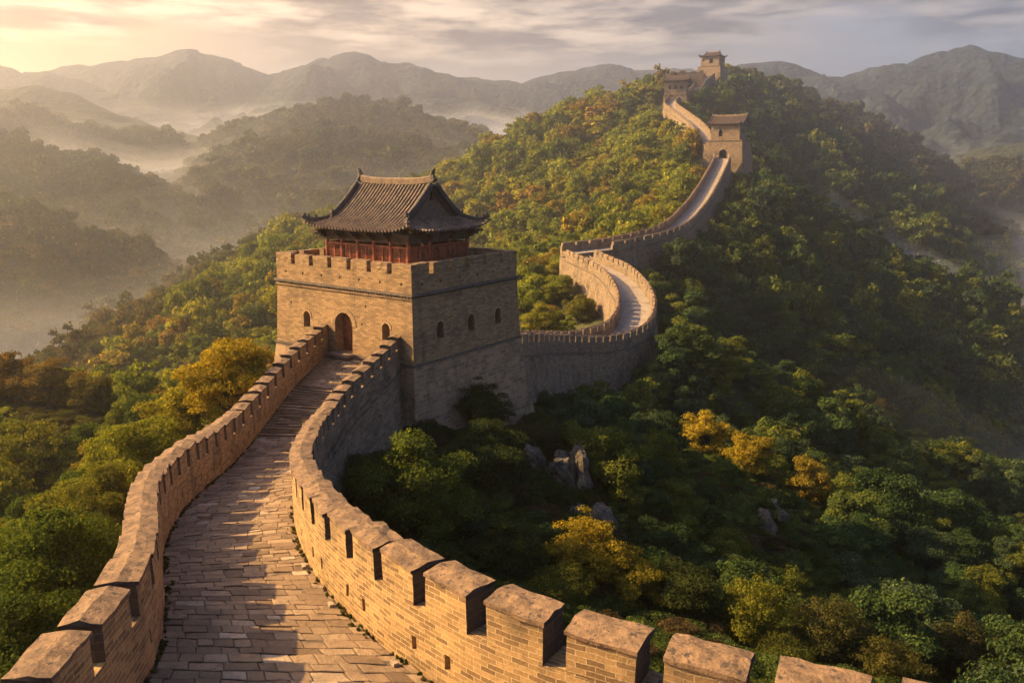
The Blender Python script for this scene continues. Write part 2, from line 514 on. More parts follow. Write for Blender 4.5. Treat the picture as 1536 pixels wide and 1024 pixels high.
def normals(P):
    """horizontal unit normal to the left of the direction of travel"""
    T = np.gradient(P, axis=0)[:, :2]
    T /= np.linalg.norm(T, axis=1)[:, None] + 1e-9
    return np.stack([-T[:, 1], T[:, 0], np.zeros(len(T))], -1)


NEAR = [((-5.9, 3.6), (9.5, 6.6), -8.05), ((-5.9, 8.0), (4.3, 8.4), -8.15), ((-6.0, 10.5), (.35, 10.4), -8.3), ((-6.3, 12.6), (-1.85, 12.5), -8.5),
        ((-7.1, 14.8), (-3.4, 14.8), -8.85), ((-8.1, 17), (-4.7, 17.3), -9.3), ((-9.3, 19.8), (-6.0, 20.6), -9.9), ((-10.3, 23), (-6.9, 23.7), -10.55),
        ((-10.9, 26), (-7.5, 26.9), -11.1), ((-11.4, 29.3), (-8.1, 30), -11.75), ((-11.75, 33), (-8.4, 33.2), -12.2), ((-12, 37.5), (-8.45, 37.1), -12.25),
        ((-12, 42.5), (-7.8, 41.0), -11.9), ((-11.5, 49.4), (-6.95, 46.2), -11.4)]
NL = catmull([(a[0], a[1], z) for a, b, z in NEAR], 14)
NR = catmull([(b[0], b[1], z) for a, b, z in NEAR], 14)
S_CURVE = catmull([(-4.5, 56.6, -13.9), (-1.6, 65, -15.2), (3.2, 79.3, -18.2), (9.1, 89.5, -20.3), (13.9, 96.8, -20.6), (16.4, 104, -19.4),
                   (17.0, 112.5, -18.0), (15.9, 123.5, -16.7), (12.9, 131.7, -15.8), (10.8, 137.5, -15.2)], 10)
UPPER = catmull([(10.2, 143.0, -15.1), (14, 145.6, -15.0), (21, 151.5, -14.7), (33, 168, -13.5), (42.5, 190, -10.5), (51.5, 215, -6.6), (60, 240, -2.2), (66, 258, 1.3), (68.6, 269, 2.6)], 8)
T2, T3, T4 = np.array([72.5, 276.0, 2.8]), ray(1014, 152, 384), ray(1068, 118, 455)
HIGH = catmull([T2 + (-4, 3, 1.5), ray(1048, 196, 300), ray(1020, 173, 335), ray(1005, 160, 360), T3 + (-2, -7, 0.3)], 8)
TOP = catmull([T3 + (2.5, 5, 2.5), ray(1040, 140, 405), ray(1054, 125, 432), T4 + (-3, -7, 0.3)], 8)
TOWER = np.array([-7.5, 52.5, 0.0])
TROT = RAD(144.0)

PATHS = [resample(np.concatenate([(NL + NR) / 2]), 2.5), resample(S_CURVE, 2.5), resample(UPPER, 4), resample(HIGH, 5), resample(TOP, 5)]


# ------------------------------------------------------------------ terrain
def R(pts, s_l, s_r, rnd=6.0, na=0.25, lam=60.0, lower=0.0, kind=0):
    P = np.array([ray(*p) for p in pts], float)
    P[:, 2] -= lower
    if kind == 2:                                        # broken skyline of the far mountains
        P = resample(P, 16)
        P[:, 2] += 9.0 * fbm(np.stack([P[:, 0] / 70.0, P[:, 1] / 70.0 + lam], -1), 4, 91) + 4.0 * fbm(np.stack([P[:, 0] / 26.0, P[:, 1] / 26.0 + lam], -1), 2, 93, True)
    return dict(P=P, sl=s_l, sr=s_r, r=rnd, na=na, lam=lam, kind=kind)


def drop(P, dz, step=6):
    P = resample(P, step).copy()
    P[:, 2] -= dz
    return P


RIDGES = []
near_c = (NL + NR) / 2
near_c = np.concatenate([[[0.5, -40, -9.5], [1.0, -10, -8.5]], near_c])
RIDGES.append(dict(P=drop(near_c, 3.2, 4), sl=0.52, sr=0.44, r=4.0, na=0.22, lam=34.0, kind=0))
RIDGES.append(dict(P=np.array([[-8, 47, -15.6], [-7.5, 52.5, -15.5], [-4.5, 57, -17.0]]), sl=0.55, sr=0.72, r=7.0, na=0.2, lam=34.0, kind=0))
RIDGES.append(dict(P=drop(S_CURVE, 4.3, 5), sl=0.50, sr=0.85, r=4.0, na=0.2, lam=40.0, kind=0))
RIDGES.append(dict(P=drop(UPPER, 4.2, 8), sl=0.42, sr=0.88, r=5.0, na=0.2, lam=50.0, kind=0))
RIDGES.append(dict(P=drop(np.concatenate([UPPER[-3:], HIGH, TOP, [T4 + (6, 10, 0)]]), 3.5, 10), sl=0.55, sr=0.9, r=6.0, na=0.18, lam=70.0, kind=0))
RIDGES.append(R([(1068, 118, 458), (1100, 112, 520), (1200, 142, 680), (1300, 184, 800), (1400, 240, 860), (1536, 315, 880), (1720, 415, 880)], .6, .75, 8, .3, 110, 5))
# crest that leaves the summit to the left, behind the pavilion, and comes down to the misty valley
RIDGES.append(R([(1000, 130, 400), (950, 140, 402), (900, 152, 400), (800, 198, 388), (740, 232, 370), (660, 276, 345), (560, 325, 300), (480, 352, 255), (400, 392, 225), (330, 444, 208), (250, 494, 195), (140, 560, 185), (40, 640, 175)], .46, .5, 8, .25, 60, 6))
RIDGES[-1]['xmax'] = 76.0
# spurs of the shaded right flank
RIDGES.append(R([(1120, 250, 272), (1150, 270, 266), (1230, 306, 268), (1330, 368, 266), (1430, 418, 264), (1536, 478, 260), (1700, 560, 252)], .72, .72, 6, .25, 50, 6))
RIDGES.append(R([(975, 500, 97), (1030, 520, 100), (1100, 548, 102), (1200, 600, 104), (1300, 648, 105), (1440, 700, 105), (1536, 758, 103), (1680, 840, 100)], .75, .8, 4, .16, 30, 1.5))
RIDGES.append(R([(790, 600, 54), (860, 650, 57), (930, 690, 60), (1010, 730, 62), (1100, 790, 62), (1230, 880, 60), (1380, 990, 56), (1500, 1080, 52)], .62, .8, 3, .2, 24, 1.0))
# shoulder below the left parapet
RIDGES.append(R([(-160, 545, 80), (-60, 540, 78), (60, 562, 72), (160, 585, 68), (250, 610, 64), (330, 600, 58)], .5, .5, 6, .2, 30, 5))
# hills across the valley on the left
RIDGES.append(R([(-700, 330, 430), (-400, 300, 430), (-250, 270, 425), (-100, 270, 410), (0, 306, 400), (60, 340, 398), (130, 385, 396), (200, 425, 394), (260, 450, 390), (310, 480, 384), (360, 520, 376), (400, 560, 370)], .6, .62, 8, .35, 90, 6))
RIDGES.append(R([(-600, 230, 616), (-300, 200, 601), (0, 200, 562), (80, 230, 554), (160, 250, 547), (230, 281, 539), (300, 322, 531), (345, 348, 524), (420, 392, 512), (480, 430, 500)], .55, .6, 10, .4, 130, 6, 1))
RIDGES.append(R([(230, 285, 693), (300, 254, 685), (370, 226, 678), (430, 208, 678), (490, 197, 678), (550, 205, 681), (600, 210, 685), (660, 222, 693), (720, 246, 701), (800, 290, 708)], .42, .45, 12, .4, 150, 5, 1))
RIDGES.append(R([(280, 330, 616), (320, 308, 616), (370, 290, 620), (430, 282, 628), (500, 268, 639), (560, 235, 662)], .4, .4, 10, .4, 120, 5, 1))
RIDGES.append(R([(420, 220, 861), (455, 200, 854), (490, 176, 847), (530, 159, 847), (570, 166, 850), (610, 184, 854), (660, 187, 854), (700, 201, 858), (745, 214, 861), (820, 250, 869)], .42, .45, 12, .45, 170, 3, 1))
RIDGES.append(R([(-700, 150, 931), (-300, 130, 918), (-60, 125, 904), (0, 131, 897), (60, 123, 897), (100, 135, 897), (145, 158, 897), (190, 178, 897), (260, 192, 897), (330, 207, 897), (400, 232, 897)], .5, .5, 12, .5, 220, 3, 1))
# far mountains
RIDGES.append(R([(-700, 90, 1280), (-300, 88, 1280), (-60, 90, 1280), (0, 96, 1280), (40, 105, 1280), (90, 116, 1280), (160, 140, 1248), (250, 165, 1216), (330, 190, 1184)], .5, .5, 12, .75, 200, 0, 2))
RIDGES.append(R([(60, 125, 1504), (120, 104, 1504), (200, 91, 1504), (230, 86, 1504), (250, 84, 1504), (272, 78, 1504), (290, 85, 1504), (312, 83, 1504), (345, 96, 1504), (390, 111, 1504), (430, 108, 1504), (470, 96, 1504), (500, 86, 1504), (530, 78, 1504), (550, 90, 1504), (575, 96, 1504), (605, 94, 1504), (640, 108, 1504), (690, 122, 1504), (760, 128, 1536), (800, 124, 1536)], .45, .45, 15, .85, 200, 0, 2))
RIDGES.append(R([(250, 205, 1120), (330, 180, 1139), (400, 160, 1152), (470, 158, 1152), (520, 165, 1139), (580, 190, 1120), (640, 150, 1216), (720, 150, 1216), (780, 178, 1203), (850, 150, 1216), (900, 160, 1203), (980, 190, 1184)], .4, .4, 14, .8, 170, 0, 2))
RIDGES.append(R([(640, 122, 1664), (720, 116, 1664), (790, 124, 1664), (850, 110, 1664), (905, 99, 1664), (960, 106, 1664), (1010, 104, 1664), (1080, 112, 1664), (1200, 130, 1664)], .5, .5, 14, .75, 200, 0, 2))
RIDGES.append(R([(980, 120, 1343), (1060, 106, 1343), (1110, 100, 1343), (1160, 92, 1343), (1200, 101, 1335), (1235, 116, 1327), (1270, 113, 1319), (1320, 104, 1311), (1380, 90, 1304), (1425, 77, 1304), (1455, 71, 1304), (1475, 78, 1304), (1536, 90, 1296), (1650, 70, 1296), (2000, 60, 1296), (2400, 90, 1296)], .45, .45, 12, .8, 180, 0, 2))
RIDGES.append(R([(1380, 290, 799), (1430, 262, 799), (1480, 232, 803), (1536, 205, 808), (1650, 170, 816), (1900, 160, 833)], .5, .5, 10, .4, 140, 5, 1))


def path_near(x, y):
    """(distance to, height of) the nearest point of the wall's road"""
    D = np.full(x.shape, 1e9); Z = np.zeros(x.shape)
    for P in PATHS:
        for a, b in zip(P[:-1], P[1:]):
            ab = b - a
            t = np.clip(((x - a[0]) * ab[0] + (y - a[1]) * ab[1]) / (ab[0] ** 2 + ab[1] ** 2 + 1e-9), 0, 1)
            d = np.hypot(x - a[0] - t * ab[0], y - a[1] - t * ab[1])
            m = d < D
            D = np.where(m, d, D); Z = np.where(m, a[2] + t * ab[2], Z)
    return D, Z


def terrain_h(x, y):
    H = np.full(x.shape, -1e9); K = np.zeros(x.shape, int); DD = np.zeros(x.shape)
    for i, rg in enumerate(RIDGES):
        P = rg['P']
        wig = 0.0
        for k_, (a, b) in enumerate(zip(P[:-1], P[1:])):
            ab = b - a
            L2 = ab[0] ** 2 + ab[1] ** 2 + 1e-9
            t = np.clip(((x - a[0]) * ab[0] + (y - a[1]) * ab[1]) / L2, 0, 1)
            dx, dy = x - a[0] - t * ab[0], y - a[1] - t * ab[1]
            d = np.hypot(dx, dy)
            side = ab[0] * (y - a[1]) - ab[1] * (x - a[0])
            sl = np.where(side > 0, rg['sl'], rg['sr'])
            z = a[2] + t * ab[2] - sl * (np.sqrt(d * d + rg['r'] ** 2) - rg['r'])
            if 'xmax' in rg: z = z - 1.1 * np.maximum(0, x - rg['xmax'])
            m = z > H
            H = np.where(m, z, H); K = np.where(m, i, K); DD = np.where(m, d, DD)
    P2 = np.stack([x, y], -1)
    na = np.array([r['na'] for r in RIDGES])[K]; lam = np.array([r['lam'] for r in RIDGES])[K]
    for lv in np.unique(lam):
        m = lam == lv
        q = P2[m]
        n = fbm(q / lv + 3.1, 4, 5, True) * 0.7 + fbm(q / (lv * 0.35), 3, 11) * 0.5
        amp = na[m] * np.minimum(DD[m], lv * 0.9) * 0.62
        n = np.where(np.array([r['kind'] for r in RIDGES])[K[m]] == 2, n - 0.42, n)
        H[m] += n * amp + fbm(q / (lv * 0.12), 3, 21) * lv * 0.012
    floor = -95 + 12 * fbm(P2 / 150.0, 3, 31) + np.clip((y - 500) * 0.075, -20, 75)
    k = 8.0
    H = np.where(H > floor, H + k * np.exp(-np.clip((H - floor) / k, 0, 30)) * 0.3, floor + 0.3 * k)
    near = np.hypot(x, y) < 520
    if near.any():
        d, z = path_near(x[near], y[near])
        lim = z - 2.6 + np.maximum(0, d - 2.6) * 0.85
        H[near] = np.minimum(H[near], lim)
        td = np.hypot(x[near] - TOWER[0], y[near] - TOWER[1])
        H[near] = np.minimum(H[near], np.where(td < 12, -14.6, 1e9))
    return H, K


def build_terrain():
    fa = np.radians(np.linspace(-46, 46, 760))
    ca = np.radians(np.concatenate([np.linspace(-180, -46.6, 70)]))
    cb = np.radians(np.linspace(46.6, 180, 70))
    A = np.concatenate([ca, fa, cb])
    rr = np.concatenate([np.geomspace(3, 60, 110, endpoint=False), np.geomspace(60, 700, 330, endpoint=False), np.geomspace(700, 2300, 190), [3000, 4200, 6000, 9000]])
    AA, RR = np.meshgrid(A, rr, indexing='ij')
    x, y = (np.sin(AA) * RR).ravel(), (np.cos(AA) * RR).ravel()
    H, K = terrain_h(x, y)
    H = np.where(RR.ravel() > 2400, np.minimum(H, -60), H)
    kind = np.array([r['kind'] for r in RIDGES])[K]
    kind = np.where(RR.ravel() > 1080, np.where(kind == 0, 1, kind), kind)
    na, nr = AA.shape
    V = np.stack([x, y, H], -1)
    idx = np.arange(na * nr).reshape(na, nr)
    Q = np.stack([idx[:-1, :-1], idx[1:, :-1], idx[1:, 1:], idx[:-1, 1:]], -1).reshape(-1, 4)
    fk = kind[Q].min(1)
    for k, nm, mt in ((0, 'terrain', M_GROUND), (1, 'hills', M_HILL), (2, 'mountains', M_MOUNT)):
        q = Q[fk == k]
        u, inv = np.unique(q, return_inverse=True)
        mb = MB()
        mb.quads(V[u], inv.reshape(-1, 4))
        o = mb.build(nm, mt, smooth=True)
        tag(o, kind='structure')


build_terrain()


def ground_z(x, y):
    h, _ = terrain_h(np.atleast_1d(np.asarray(x, float)), np.atleast_1d(np.asarray(y, float)))
    return h


def ground_hit(px, py, Y0, clear):
    """point on the sight line of a photo pixel whose height over the ground is `clear`"""
    Y = Y0 * np.linspace(0.55, 1.7, 116)
    P = np.array([ray(px, py, q) for q in Y])
    d = P[:, 2] - ground_z(P[:, 0], P[:, 1]) - clear * Y / Y0
    i = np.where(d <= 0)[0]
    return P[i[0]] if len(i) else ray(px, py, Y0)


# ------------------------------------------------------------------ masonry helpers
def shell(mb, IB, IT, OB, OT, s, mats=(0, 0, 0), cell=0.3, top=True, ends=(True, True), bottom=False, inner=True, outer=True, h0=0.0, endmat=None):
    """block between an inner and an outer curve, each with bottom and top points"""
    k = len(s)
    h = float(np.mean(np.linalg.norm(IT - IB, axis=1)))
    wd = float(np.mean(np.linalg.norm(OT - IT, axis=1)))
    nz = max(1, int(round(h / cell))); nw = max(1, int(round(wd / cell)))
    tz = np.linspace(0, 1, nz + 1); tw = np.linspace(0, 1, nw + 1)
    for B, T, mt, on in ((IB, IT, mats[0], inner), (OB, OT, mats[1], outer)):
        if not on: continue
        hh = np.linalg.norm(T - B, axis=1)
        P = B[:, None] * (1 - tz)[None, :, None] + T[:, None] * tz[None, :, None]
        UV = np.stack([np.broadcast_to(s[:, None], (k, nz + 1)), hh[:, None] * tz[None] + h0], -1)
        mb.grid(P, UV, mt)
    if top:
        P = IT[:, None] * (1 - tw)[None, :, None] + OT[:, None] * tw[None, :, None]
        mb.grid(P, np.stack([np.broadcast_to(s[:, None], (k, nw + 1)), np.broadcast_to(tw * wd, (k, nw + 1))], -1), mats[2])
    if bottom:
        P = IB[:, None] * (1 - tw)[None, :, None] + OB[:, None] * tw[None, :, None]
        mb.grid(P, np.stack([np.broadcast_to(s[:, None], (k, nw + 1)), np.broadcast_to(tw * wd, (k, nw + 1))], -1), mats[2])
    for e, on in zip((0, -1), ends):
        if not on: continue
        b = IB[e][None] * (1 - tw)[:, None] + OB[e][None] * tw[:, None]
        t = IT[e][None] * (1 - tw)[:, None] + OT[e][None] * tw[:, None]
        P = b[:, None] * (1 - tz)[None, :, None] + t[:, None] * tz[None, :, None]
        mb.grid(P, np.stack([np.broadcast_to((tw * wd)[:, None], (nw + 1, nz + 1)), np.broadcast_to(tz * h + h0, (nw + 1, nz + 1))], -1), mats[0] if endmat is None else endmat)


def at_s(P, s, q):
    return np.stack([np.interp(q, s, P[:, k]) for k in range(P.shape[1])], -1)


def up(P, dz):
    Q = P.copy(); Q[:, 2] += dz
    return Q


def parapet(root, base, side, thick, height, mer_h, spacing, gap, mats, origin, near=False, body_name='wall_body', cap_mat=None, s0=0.0, s1=None, subpart=None, holes=True, low=-0.25, outmat=1):
    """crenellated parapet on the line `base` (its inner foot); side=+1 leans its thickness to the left of travel.
    Merlons are meshes of their own under `root`, near ones with a coping stone each."""
    N = normals(base) * side
    S = arclen(base)
    s1 = S[-1] if s1 is None else s1
    sill = height - mer_h
    n = max(1, int(round((s1 - s0) / spacing)))
    sp = (s1 - s0) / n
    mb = MB()
    edges = np.unique(np.round(np.concatenate([np.linspace(s0 + i * sp, s0 + (i + 1) * sp, 5 if near else 3) for i in range(n)]), 4))
    I = at_s(base, S, edges); Nn = at_s(N, S, edges)
    shell(mb, up(I, low), up(I, sill), up(I + Nn * thick, low), up(I + Nn * thick, sill), edges, (0, outmat, 0), 0.25 if near else 0.6, inner=not (near and holes), h0=low)
    if near and holes:
        hc, hw, hh = 0.52, 0.075, 0.14
        for i in range(n):
            a, b = s0 + i * sp, s0 + (i + 1) * sp
            c = a + sp * 0.5 if i % 2 else a + sp * 0.04 + hw * 2
            us = np.array(sorted([a, a + (c - hw - a) * 0.5, c - hw, c + hw, c + hw + (b - c - hw) * 0.33, c + hw + (b - c - hw) * 0.66, b]))
            vs = np.array([low, 0.12, hc - hh, hc + hh, (hc + hh + sill) / 2, sill])
            F = at_s(base, S, us); NF = at_s(N, S, us)
            P = F[:, None].repeat(len(vs), 1).copy(); P[:, :, 2] += vs[None]
            UV = np.stack(np.meshgrid(us, vs, indexing='ij'), -1)
            ci = int(np.argmin(np.abs(us - (c - hw)))); cj = 2
            for u0, u1, v0, v1 in ((0, ci, 0, len(vs) - 1), (ci + 1, len(us) - 1, 0, len(vs) - 1), (ci, ci + 1, 0, cj), (ci, ci + 1, cj + 1, len(vs) - 1)):
                if u1 > u0: mb.grid(P[u0:u1 + 1, v0:v1 + 1], UV[u0:u1 + 1, v0:v1 + 1], 0)
            q = [P[ci, cj], P[ci + 1, cj], P[ci + 1, cj + 1], P[ci, cj + 1]]
            qi = [p + NF[ci] * 0.34 for p in q]
            for k in range(4):
                mb.quads([q[k], q[(k + 1) % 4], qi[(k + 1) % 4], qi[k]], [[0, 1, 2, 3]], [[[0, 0], [.1, 0], [.1, .3], [0, .3]]], 0)
            mb.quads(qi, [[0, 1, 2, 3]], None, 0)
    body = mb.build(body_name, mats, root, origin, jit=0.016 if near else 0.03, jf=2.6)
    holder = body if subpart else root
    for i in range(n):
        ls, lh = random.uniform(-0.03, 0.03), random.uniform(-0.03, 0.03)
        a, b = s0 + i * sp + gap / 2 + ls, s0 + (i + 1) * sp - gap / 2 + ls
        e = np.linspace(a, b, 6 if near else 2)
        I = at_s(base, S, e); Nn = at_s(N, S, e)
        capt = 0.11 if near else 0.0
        hh = height - capt + lh
        mb = MB()
        lev = ((I[:, 2].mean() - I[:, 2]) * 0.75)[:, None] * np.array([[0, 0, 1.0]]) if near else 0.0     # tops nearly level, so the row steps down the slope
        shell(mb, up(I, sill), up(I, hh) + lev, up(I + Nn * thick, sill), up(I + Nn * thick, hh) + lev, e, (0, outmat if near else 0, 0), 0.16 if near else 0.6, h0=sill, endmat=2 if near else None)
        if not near:                                            # ridged top
            c = (I + I + Nn * thick) / 2
            for X in (I, I + Nn * thick):
                mb.grid(np.stack([up(X, hh), up(c, hh + 0.14)], 1), None, 1)
        mo = mb.build('merlon', mats, holder, origin, jit=0.014 if near else 0.05, jf=4.0)
        if near:
            o_ = 0.03
            e2 = np.linspace(a - o_, b + o_, 6)
            I2 = at_s(base, S, e2); N2 = at_s(N, S, e2)
            I2[:, 2] += (I[:, 2].mean() - I2[:, 2]) * 0.75
            A, B = I2 - N2 * o_, I2 + N2 * (thick + o_)
            mb = MB()
            lo, hi, pk = hh + 0.002, hh + 0.07, hh + 0.07 + random.uniform(0.035, 0.075)
            rows = [up(A, lo), up(A, hi)] + [up(A * (1 - t) + B * t, hi + (pk - hi) * (1 - abs(2 * t - 1))) for t in (0.25, 0.5, 0.75)] + [up(B, hi), up(B, lo), up(A, lo)]
            mb.grid(np.stack(rows, 1), None, 0)
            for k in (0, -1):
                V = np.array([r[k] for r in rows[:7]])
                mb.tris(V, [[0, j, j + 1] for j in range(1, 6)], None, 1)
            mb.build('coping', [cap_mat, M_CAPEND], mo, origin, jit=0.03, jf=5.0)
    return body


# ------------------------------------------------------------------ near stretch: rampart, paving, two parapets
def near_wall():
    o0 = (-7.0, 15.0, -12.0)
    rp = empty('rampart', o0)
    tag(rp, 'rough stone rampart carrying the near paved walkway up to the tower', 'rampart')
    TH = 0.6
    nl, nr = normals(NL), normals(NR)
    for base, nn, nm in ((NL, nl, 'outer_face'), (NR, -nr, 'outer_face')):
        s = arclen(base)
        P = resample(np.concatenate([base, nn], 1), 0.5)
        b, n_ = P[:, :3], P[:, 3:]
        s = arclen(b)
        mb = MB()
        rows = []
        hs = np.array([0.32, 0, -0.6, -1.2, -1.8, -2.6, -3.6, -5.0, -7.5, -11.0])
        for h in hs:
            q = up(b + n_ * (TH + 0.03 + max(0, -h) * 0.10), h)
            rows.append(q)
        G = np.stack(rows, 1)
        mb.grid(G, np.stack([np.broadcast_to(s[:, None], G.shape[:2]), np.broadcast_to(hs[None], G.shape[:2])], -1))
        mb.build(nm, M_OUT, rp, o0, jit=0.09, jf=1.7)
        # thin ledge of flat stones along the outer face
        mb = MB()
        e = np.arange(0, s[-1] - 0.5, 0.62)
        for a in e:
            ee = np.array([a, a + 0.56])
            q = at_s(b, s, ee); qn = at_s(n_, s, ee)
            d = random.uniform(0.06, 0.13)
            shell(mb, up(q + qn * (TH - 0.05), -0.13), up(q + qn * (TH - 0.05), -0.03), up(q + qn * (TH + d), -0.13), up(q + qn * (TH + d), -0.03), ee, cell=0.5, bottom=True)
        mb.build('string_course', M_STRING, rp, o0, jit=0.03)
    # paving: courses of separate slabs over a mortar bed
    bed = MB()
    bed.grid(np.stack([up(NL + nl * 0.1, -0.03), up((NL + NR) / 2, -0.03), up(NR - nr * 0.1, -0.03)], 1))
    mb = MB()
    c = (NL + NR) / 2
    s = arclen(c)
    q = 1.0
    while q < s[-1] - 0.1:
        dep = random.uniform(0.25, 0.40)
        q2 = min(q + dep, s[-1])
        Lr, Rr = at_s(NL, s, np.array([q, q2])), at_s(NR, s, np.array([q, q2]))
        wd = float(np.linalg.norm(Rr[0] - Lr[0]))
        step = 0.0
        t = -random.uniform(0, 0.5)
        stair = 35.5 < Lr[0][1] < 43
        while t < wd:
            l = random.uniform(0.28, 0.66) * (1.5 if stair else 1)
            a, b = max(0, t + 0.009) / wd, min(wd, t + l - 0.009) / wd
            t += l
            if b - a < 0.02: continue
            g = 0.012 / dep
            def pt(u, v, dz, ins=0.0):
                uu = a + (b - a) * (ins + (1 - 2 * ins) * u); vv = g + (1 - 2 * g) * (ins + (1 - 2 * ins) * v)
                p = (Lr[0] * (1 - uu) + Rr[0] * uu) * (1 - vv) + (Lr[1] * (1 - uu) + Rr[1] * uu) * vv
                p = p.copy(); p[2] += dz
                p[:2] += (0.012 * math.sin(p[0] * 9.1 + p[1] * 5.3), 0.012 * math.sin(p[0] * 4.7 - p[1] * 8.9))
                return p
            z0 = random.gauss(0, 0.008) + (0.045 if stair else 0); tx, ty = random.gauss(0, 0.005), random.gauss(0, 0.005) - (0.035 if stair else 0)
            rn = min(1, max(0, random.gauss(0.45, 0.2)))
            if random.random() < 0.07: rn = random.uniform(0.85, 1.0)
            nu, nv = 4, 3
            us, vs = np.linspace(0, 1, nu + 1), np.linspace(0, 1, nv + 1)
            ins = min(0.08, 0.012 / max(0.05, (b - a) * wd))
            G = np.array([[pt(u, v, z0 + tx * (u - .5) * 2 + ty * (v - .5) * 2 - (0.009 if (u in (0, 1) or v in (0, 1)) else 0), 0.0) for v in (0, 0.06, 0.5, 0.94, 1)] for u in (0, 0.04, 0.35, 0.65, 0.96, 1)])
            mb.grid(G, None, 0, rn)
            bord = [G[i, 0] for i in range(6)] + [G[5, j] for j in range(1, 5)] + [G[i, 4] for i in range(4, -1, -1)] + [G[0, j] for j in range(3, -1, -1)]
            bord = np.array(bord)
            mb.grid(np.stack([bord, up(bord, -0.06)], 1), None, 0, rn * 0.6)
        q = q2
    bo = bed.build('path', M_BED)
    tag(bo, kind='structure')
    mb.build('paving', M_SLAB, bo, jit=0.006, jf=7.0)
    # parapets
    for base, side, lab in ((NL, 1, 'brick parapet with gabled copings along the left edge of the near walkway'),
                            (NR, -1, 'sunlit brick parapet with gabled copings along the right edge of the near walkway')):
        o = tuple(base[20] - (0, 0, 0.2))
        t = empty('parapet_wall', o)
        tag(t, lab, 'parapet', 'parapets of the near walkway')
        b = resample(base, 0.25)
        S = arclen(b)
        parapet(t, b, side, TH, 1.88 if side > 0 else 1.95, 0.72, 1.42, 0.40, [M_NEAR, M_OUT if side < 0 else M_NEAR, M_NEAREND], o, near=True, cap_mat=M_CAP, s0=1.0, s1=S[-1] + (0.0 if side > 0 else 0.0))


near_wall()


# ------------------------------------------------------------------ towers
def arch(cx, z0, w, hs, n=10):
    """outline of an arched opening, counter-clockwise in (x, height)"""
    r = w / 2
    return [(cx - r, z0), (cx + r, z0)] + [(cx + r * math.cos(a), z0 + hs + r * math.sin(a)) for a in np.linspace(0, math.pi, n)]


def rect(cx, z0, w, h):
    return [(cx - w / 2, z0), (cx + w / 2, z0), (cx + w / 2, z0 + h), (cx - w / 2, z0 + h)]


def wall_face(mb, ctr, n, w0, w1, z0, z1, bat, holes=(), mat=0, u0=0.0):
    """plane face of a tier with openings left out; returns the map from (x, height) to 3D. ctr is the foot at z0."""
    n = np.array([n[0], n[1], 0.0]); d = np.array([-n[1], n[0], 0.0])

    def P(x, z, dep=0.0):
        return np.array([ctr[0], ctr[1], 0]) + d * x - n * (bat * (z - z0) + dep) + np.array([0, 0, z])
    H = z1 - z0
    cuts = sorted(set([z0, z1]))
    outer = [(-w0 / 2, z0), (w0 / 2, z0), (w1 / 2, z1), (-w1 / 2, z1)]
    loops = [outer] + [list(reversed(h)) for h in holes]
    tri = tessellate_polygon([[Vector((x, z, 0)) for x, z in lp] for lp in loops])
    flat = [p for lp in loops for p in lp]
    mb.tris([P(x, z) for x, z in flat], tri, [[(flat[i][0] + u0, flat[i][1]) for i in t] for t in tri], mat)
    return P


def niche(mb, P, hole, depth, mat=0, back=None):
    """reveal of an opening, and its back if wanted"""
    m = len(hole)
    for i in range(m):
        (xa, za), (xb, zb) = hole[i], hole[(i + 1) % m]
        L = math.hypot(xb - xa, zb - za)
        mb.quads([P(xa, za), P(xb, zb), P(xb, zb, depth), P(xa, za, depth)], [[0, 1, 2, 3]], [[[0, za], [L, zb], [L, zb + depth], [0, za + depth]]], mat)
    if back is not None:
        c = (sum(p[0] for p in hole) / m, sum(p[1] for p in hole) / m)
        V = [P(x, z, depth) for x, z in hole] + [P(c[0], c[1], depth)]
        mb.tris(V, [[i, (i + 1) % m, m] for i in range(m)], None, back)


FACES = (((0, 1), 'x'), ((-1, 0), 'y'), ((0, -1), 'x'), ((1, 0), 'y'))


def tier(root, name, hx, hy, z0, z1, bat, mat, openings=None, window_name='window', top=True, sub=None):
    """battered block: half sizes hx, hy at its foot. openings: {face index: [(kind, outline, depth)]}"""
    mb = MB()
    extra = []
    H = z1 - z0
    for fi, (n, ax) in enumerate(FACES):
        hw, hd = (hx, hy) if ax == 'x' else (hy, hx)
        ops = (openings or {}).get(fi, [])
        P = wall_face(mb, (n[0] * hd, n[1] * hd), n, 2 * hw, 2 * (hw - bat * H), z0, z1, bat, [o[1] for o in ops], 0, fi * 3.3)
        for o in ops:
            if o[0] == 'hole':
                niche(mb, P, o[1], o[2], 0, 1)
            else:
                extra.append((o, P))
    if top:
        a, b = hx - bat * H, hy - bat * H
        mb.quads([(-a, -b, z1), (a, -b, z1), (a, b, z1), (-a, b, z1)], [[0, 1, 2, 3]], [[[0, 0], [2 * a, 0], [2 * a, 2 * b], [0, 2 * b]]], 0)
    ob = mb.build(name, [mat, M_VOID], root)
    for (kind, outline, depth), P in extra:
        m2 = MB()
        niche(m2, P, outline, depth, 0, 1)
        # arch ring standing a little proud of the wall
        pts = outline[2:] if len(outline) > 4 else None
        if pts:
            cx = (outline[0][0] + outline[1][0]) / 2
            zc = pts[0][1]
            r = (outline[1][0] - outline[0][0]) / 2
            rw = 0.34 if kind == 'doorway' else 0.16
            an = np.linspace(0, math.pi, 14)
            for ra, rb, da, db in ((r, r + rw, -0.03, -0.03), (r + rw, r + rw, -0.03, 0.05), (r, r, -0.03, 0.05)):
                G = np.array([[P(cx + rad * math.cos(a), zc + rad * math.sin(a), dd) for rad, dd in ((ra, da), (rb, db))] for a in an])
                m2.grid(G, np.array([[(a * r, 0), (a * r, rw)] for a in an]), 0)
        wo_ = m2.build(kind, [mat, M_VOID], root)
    return ob


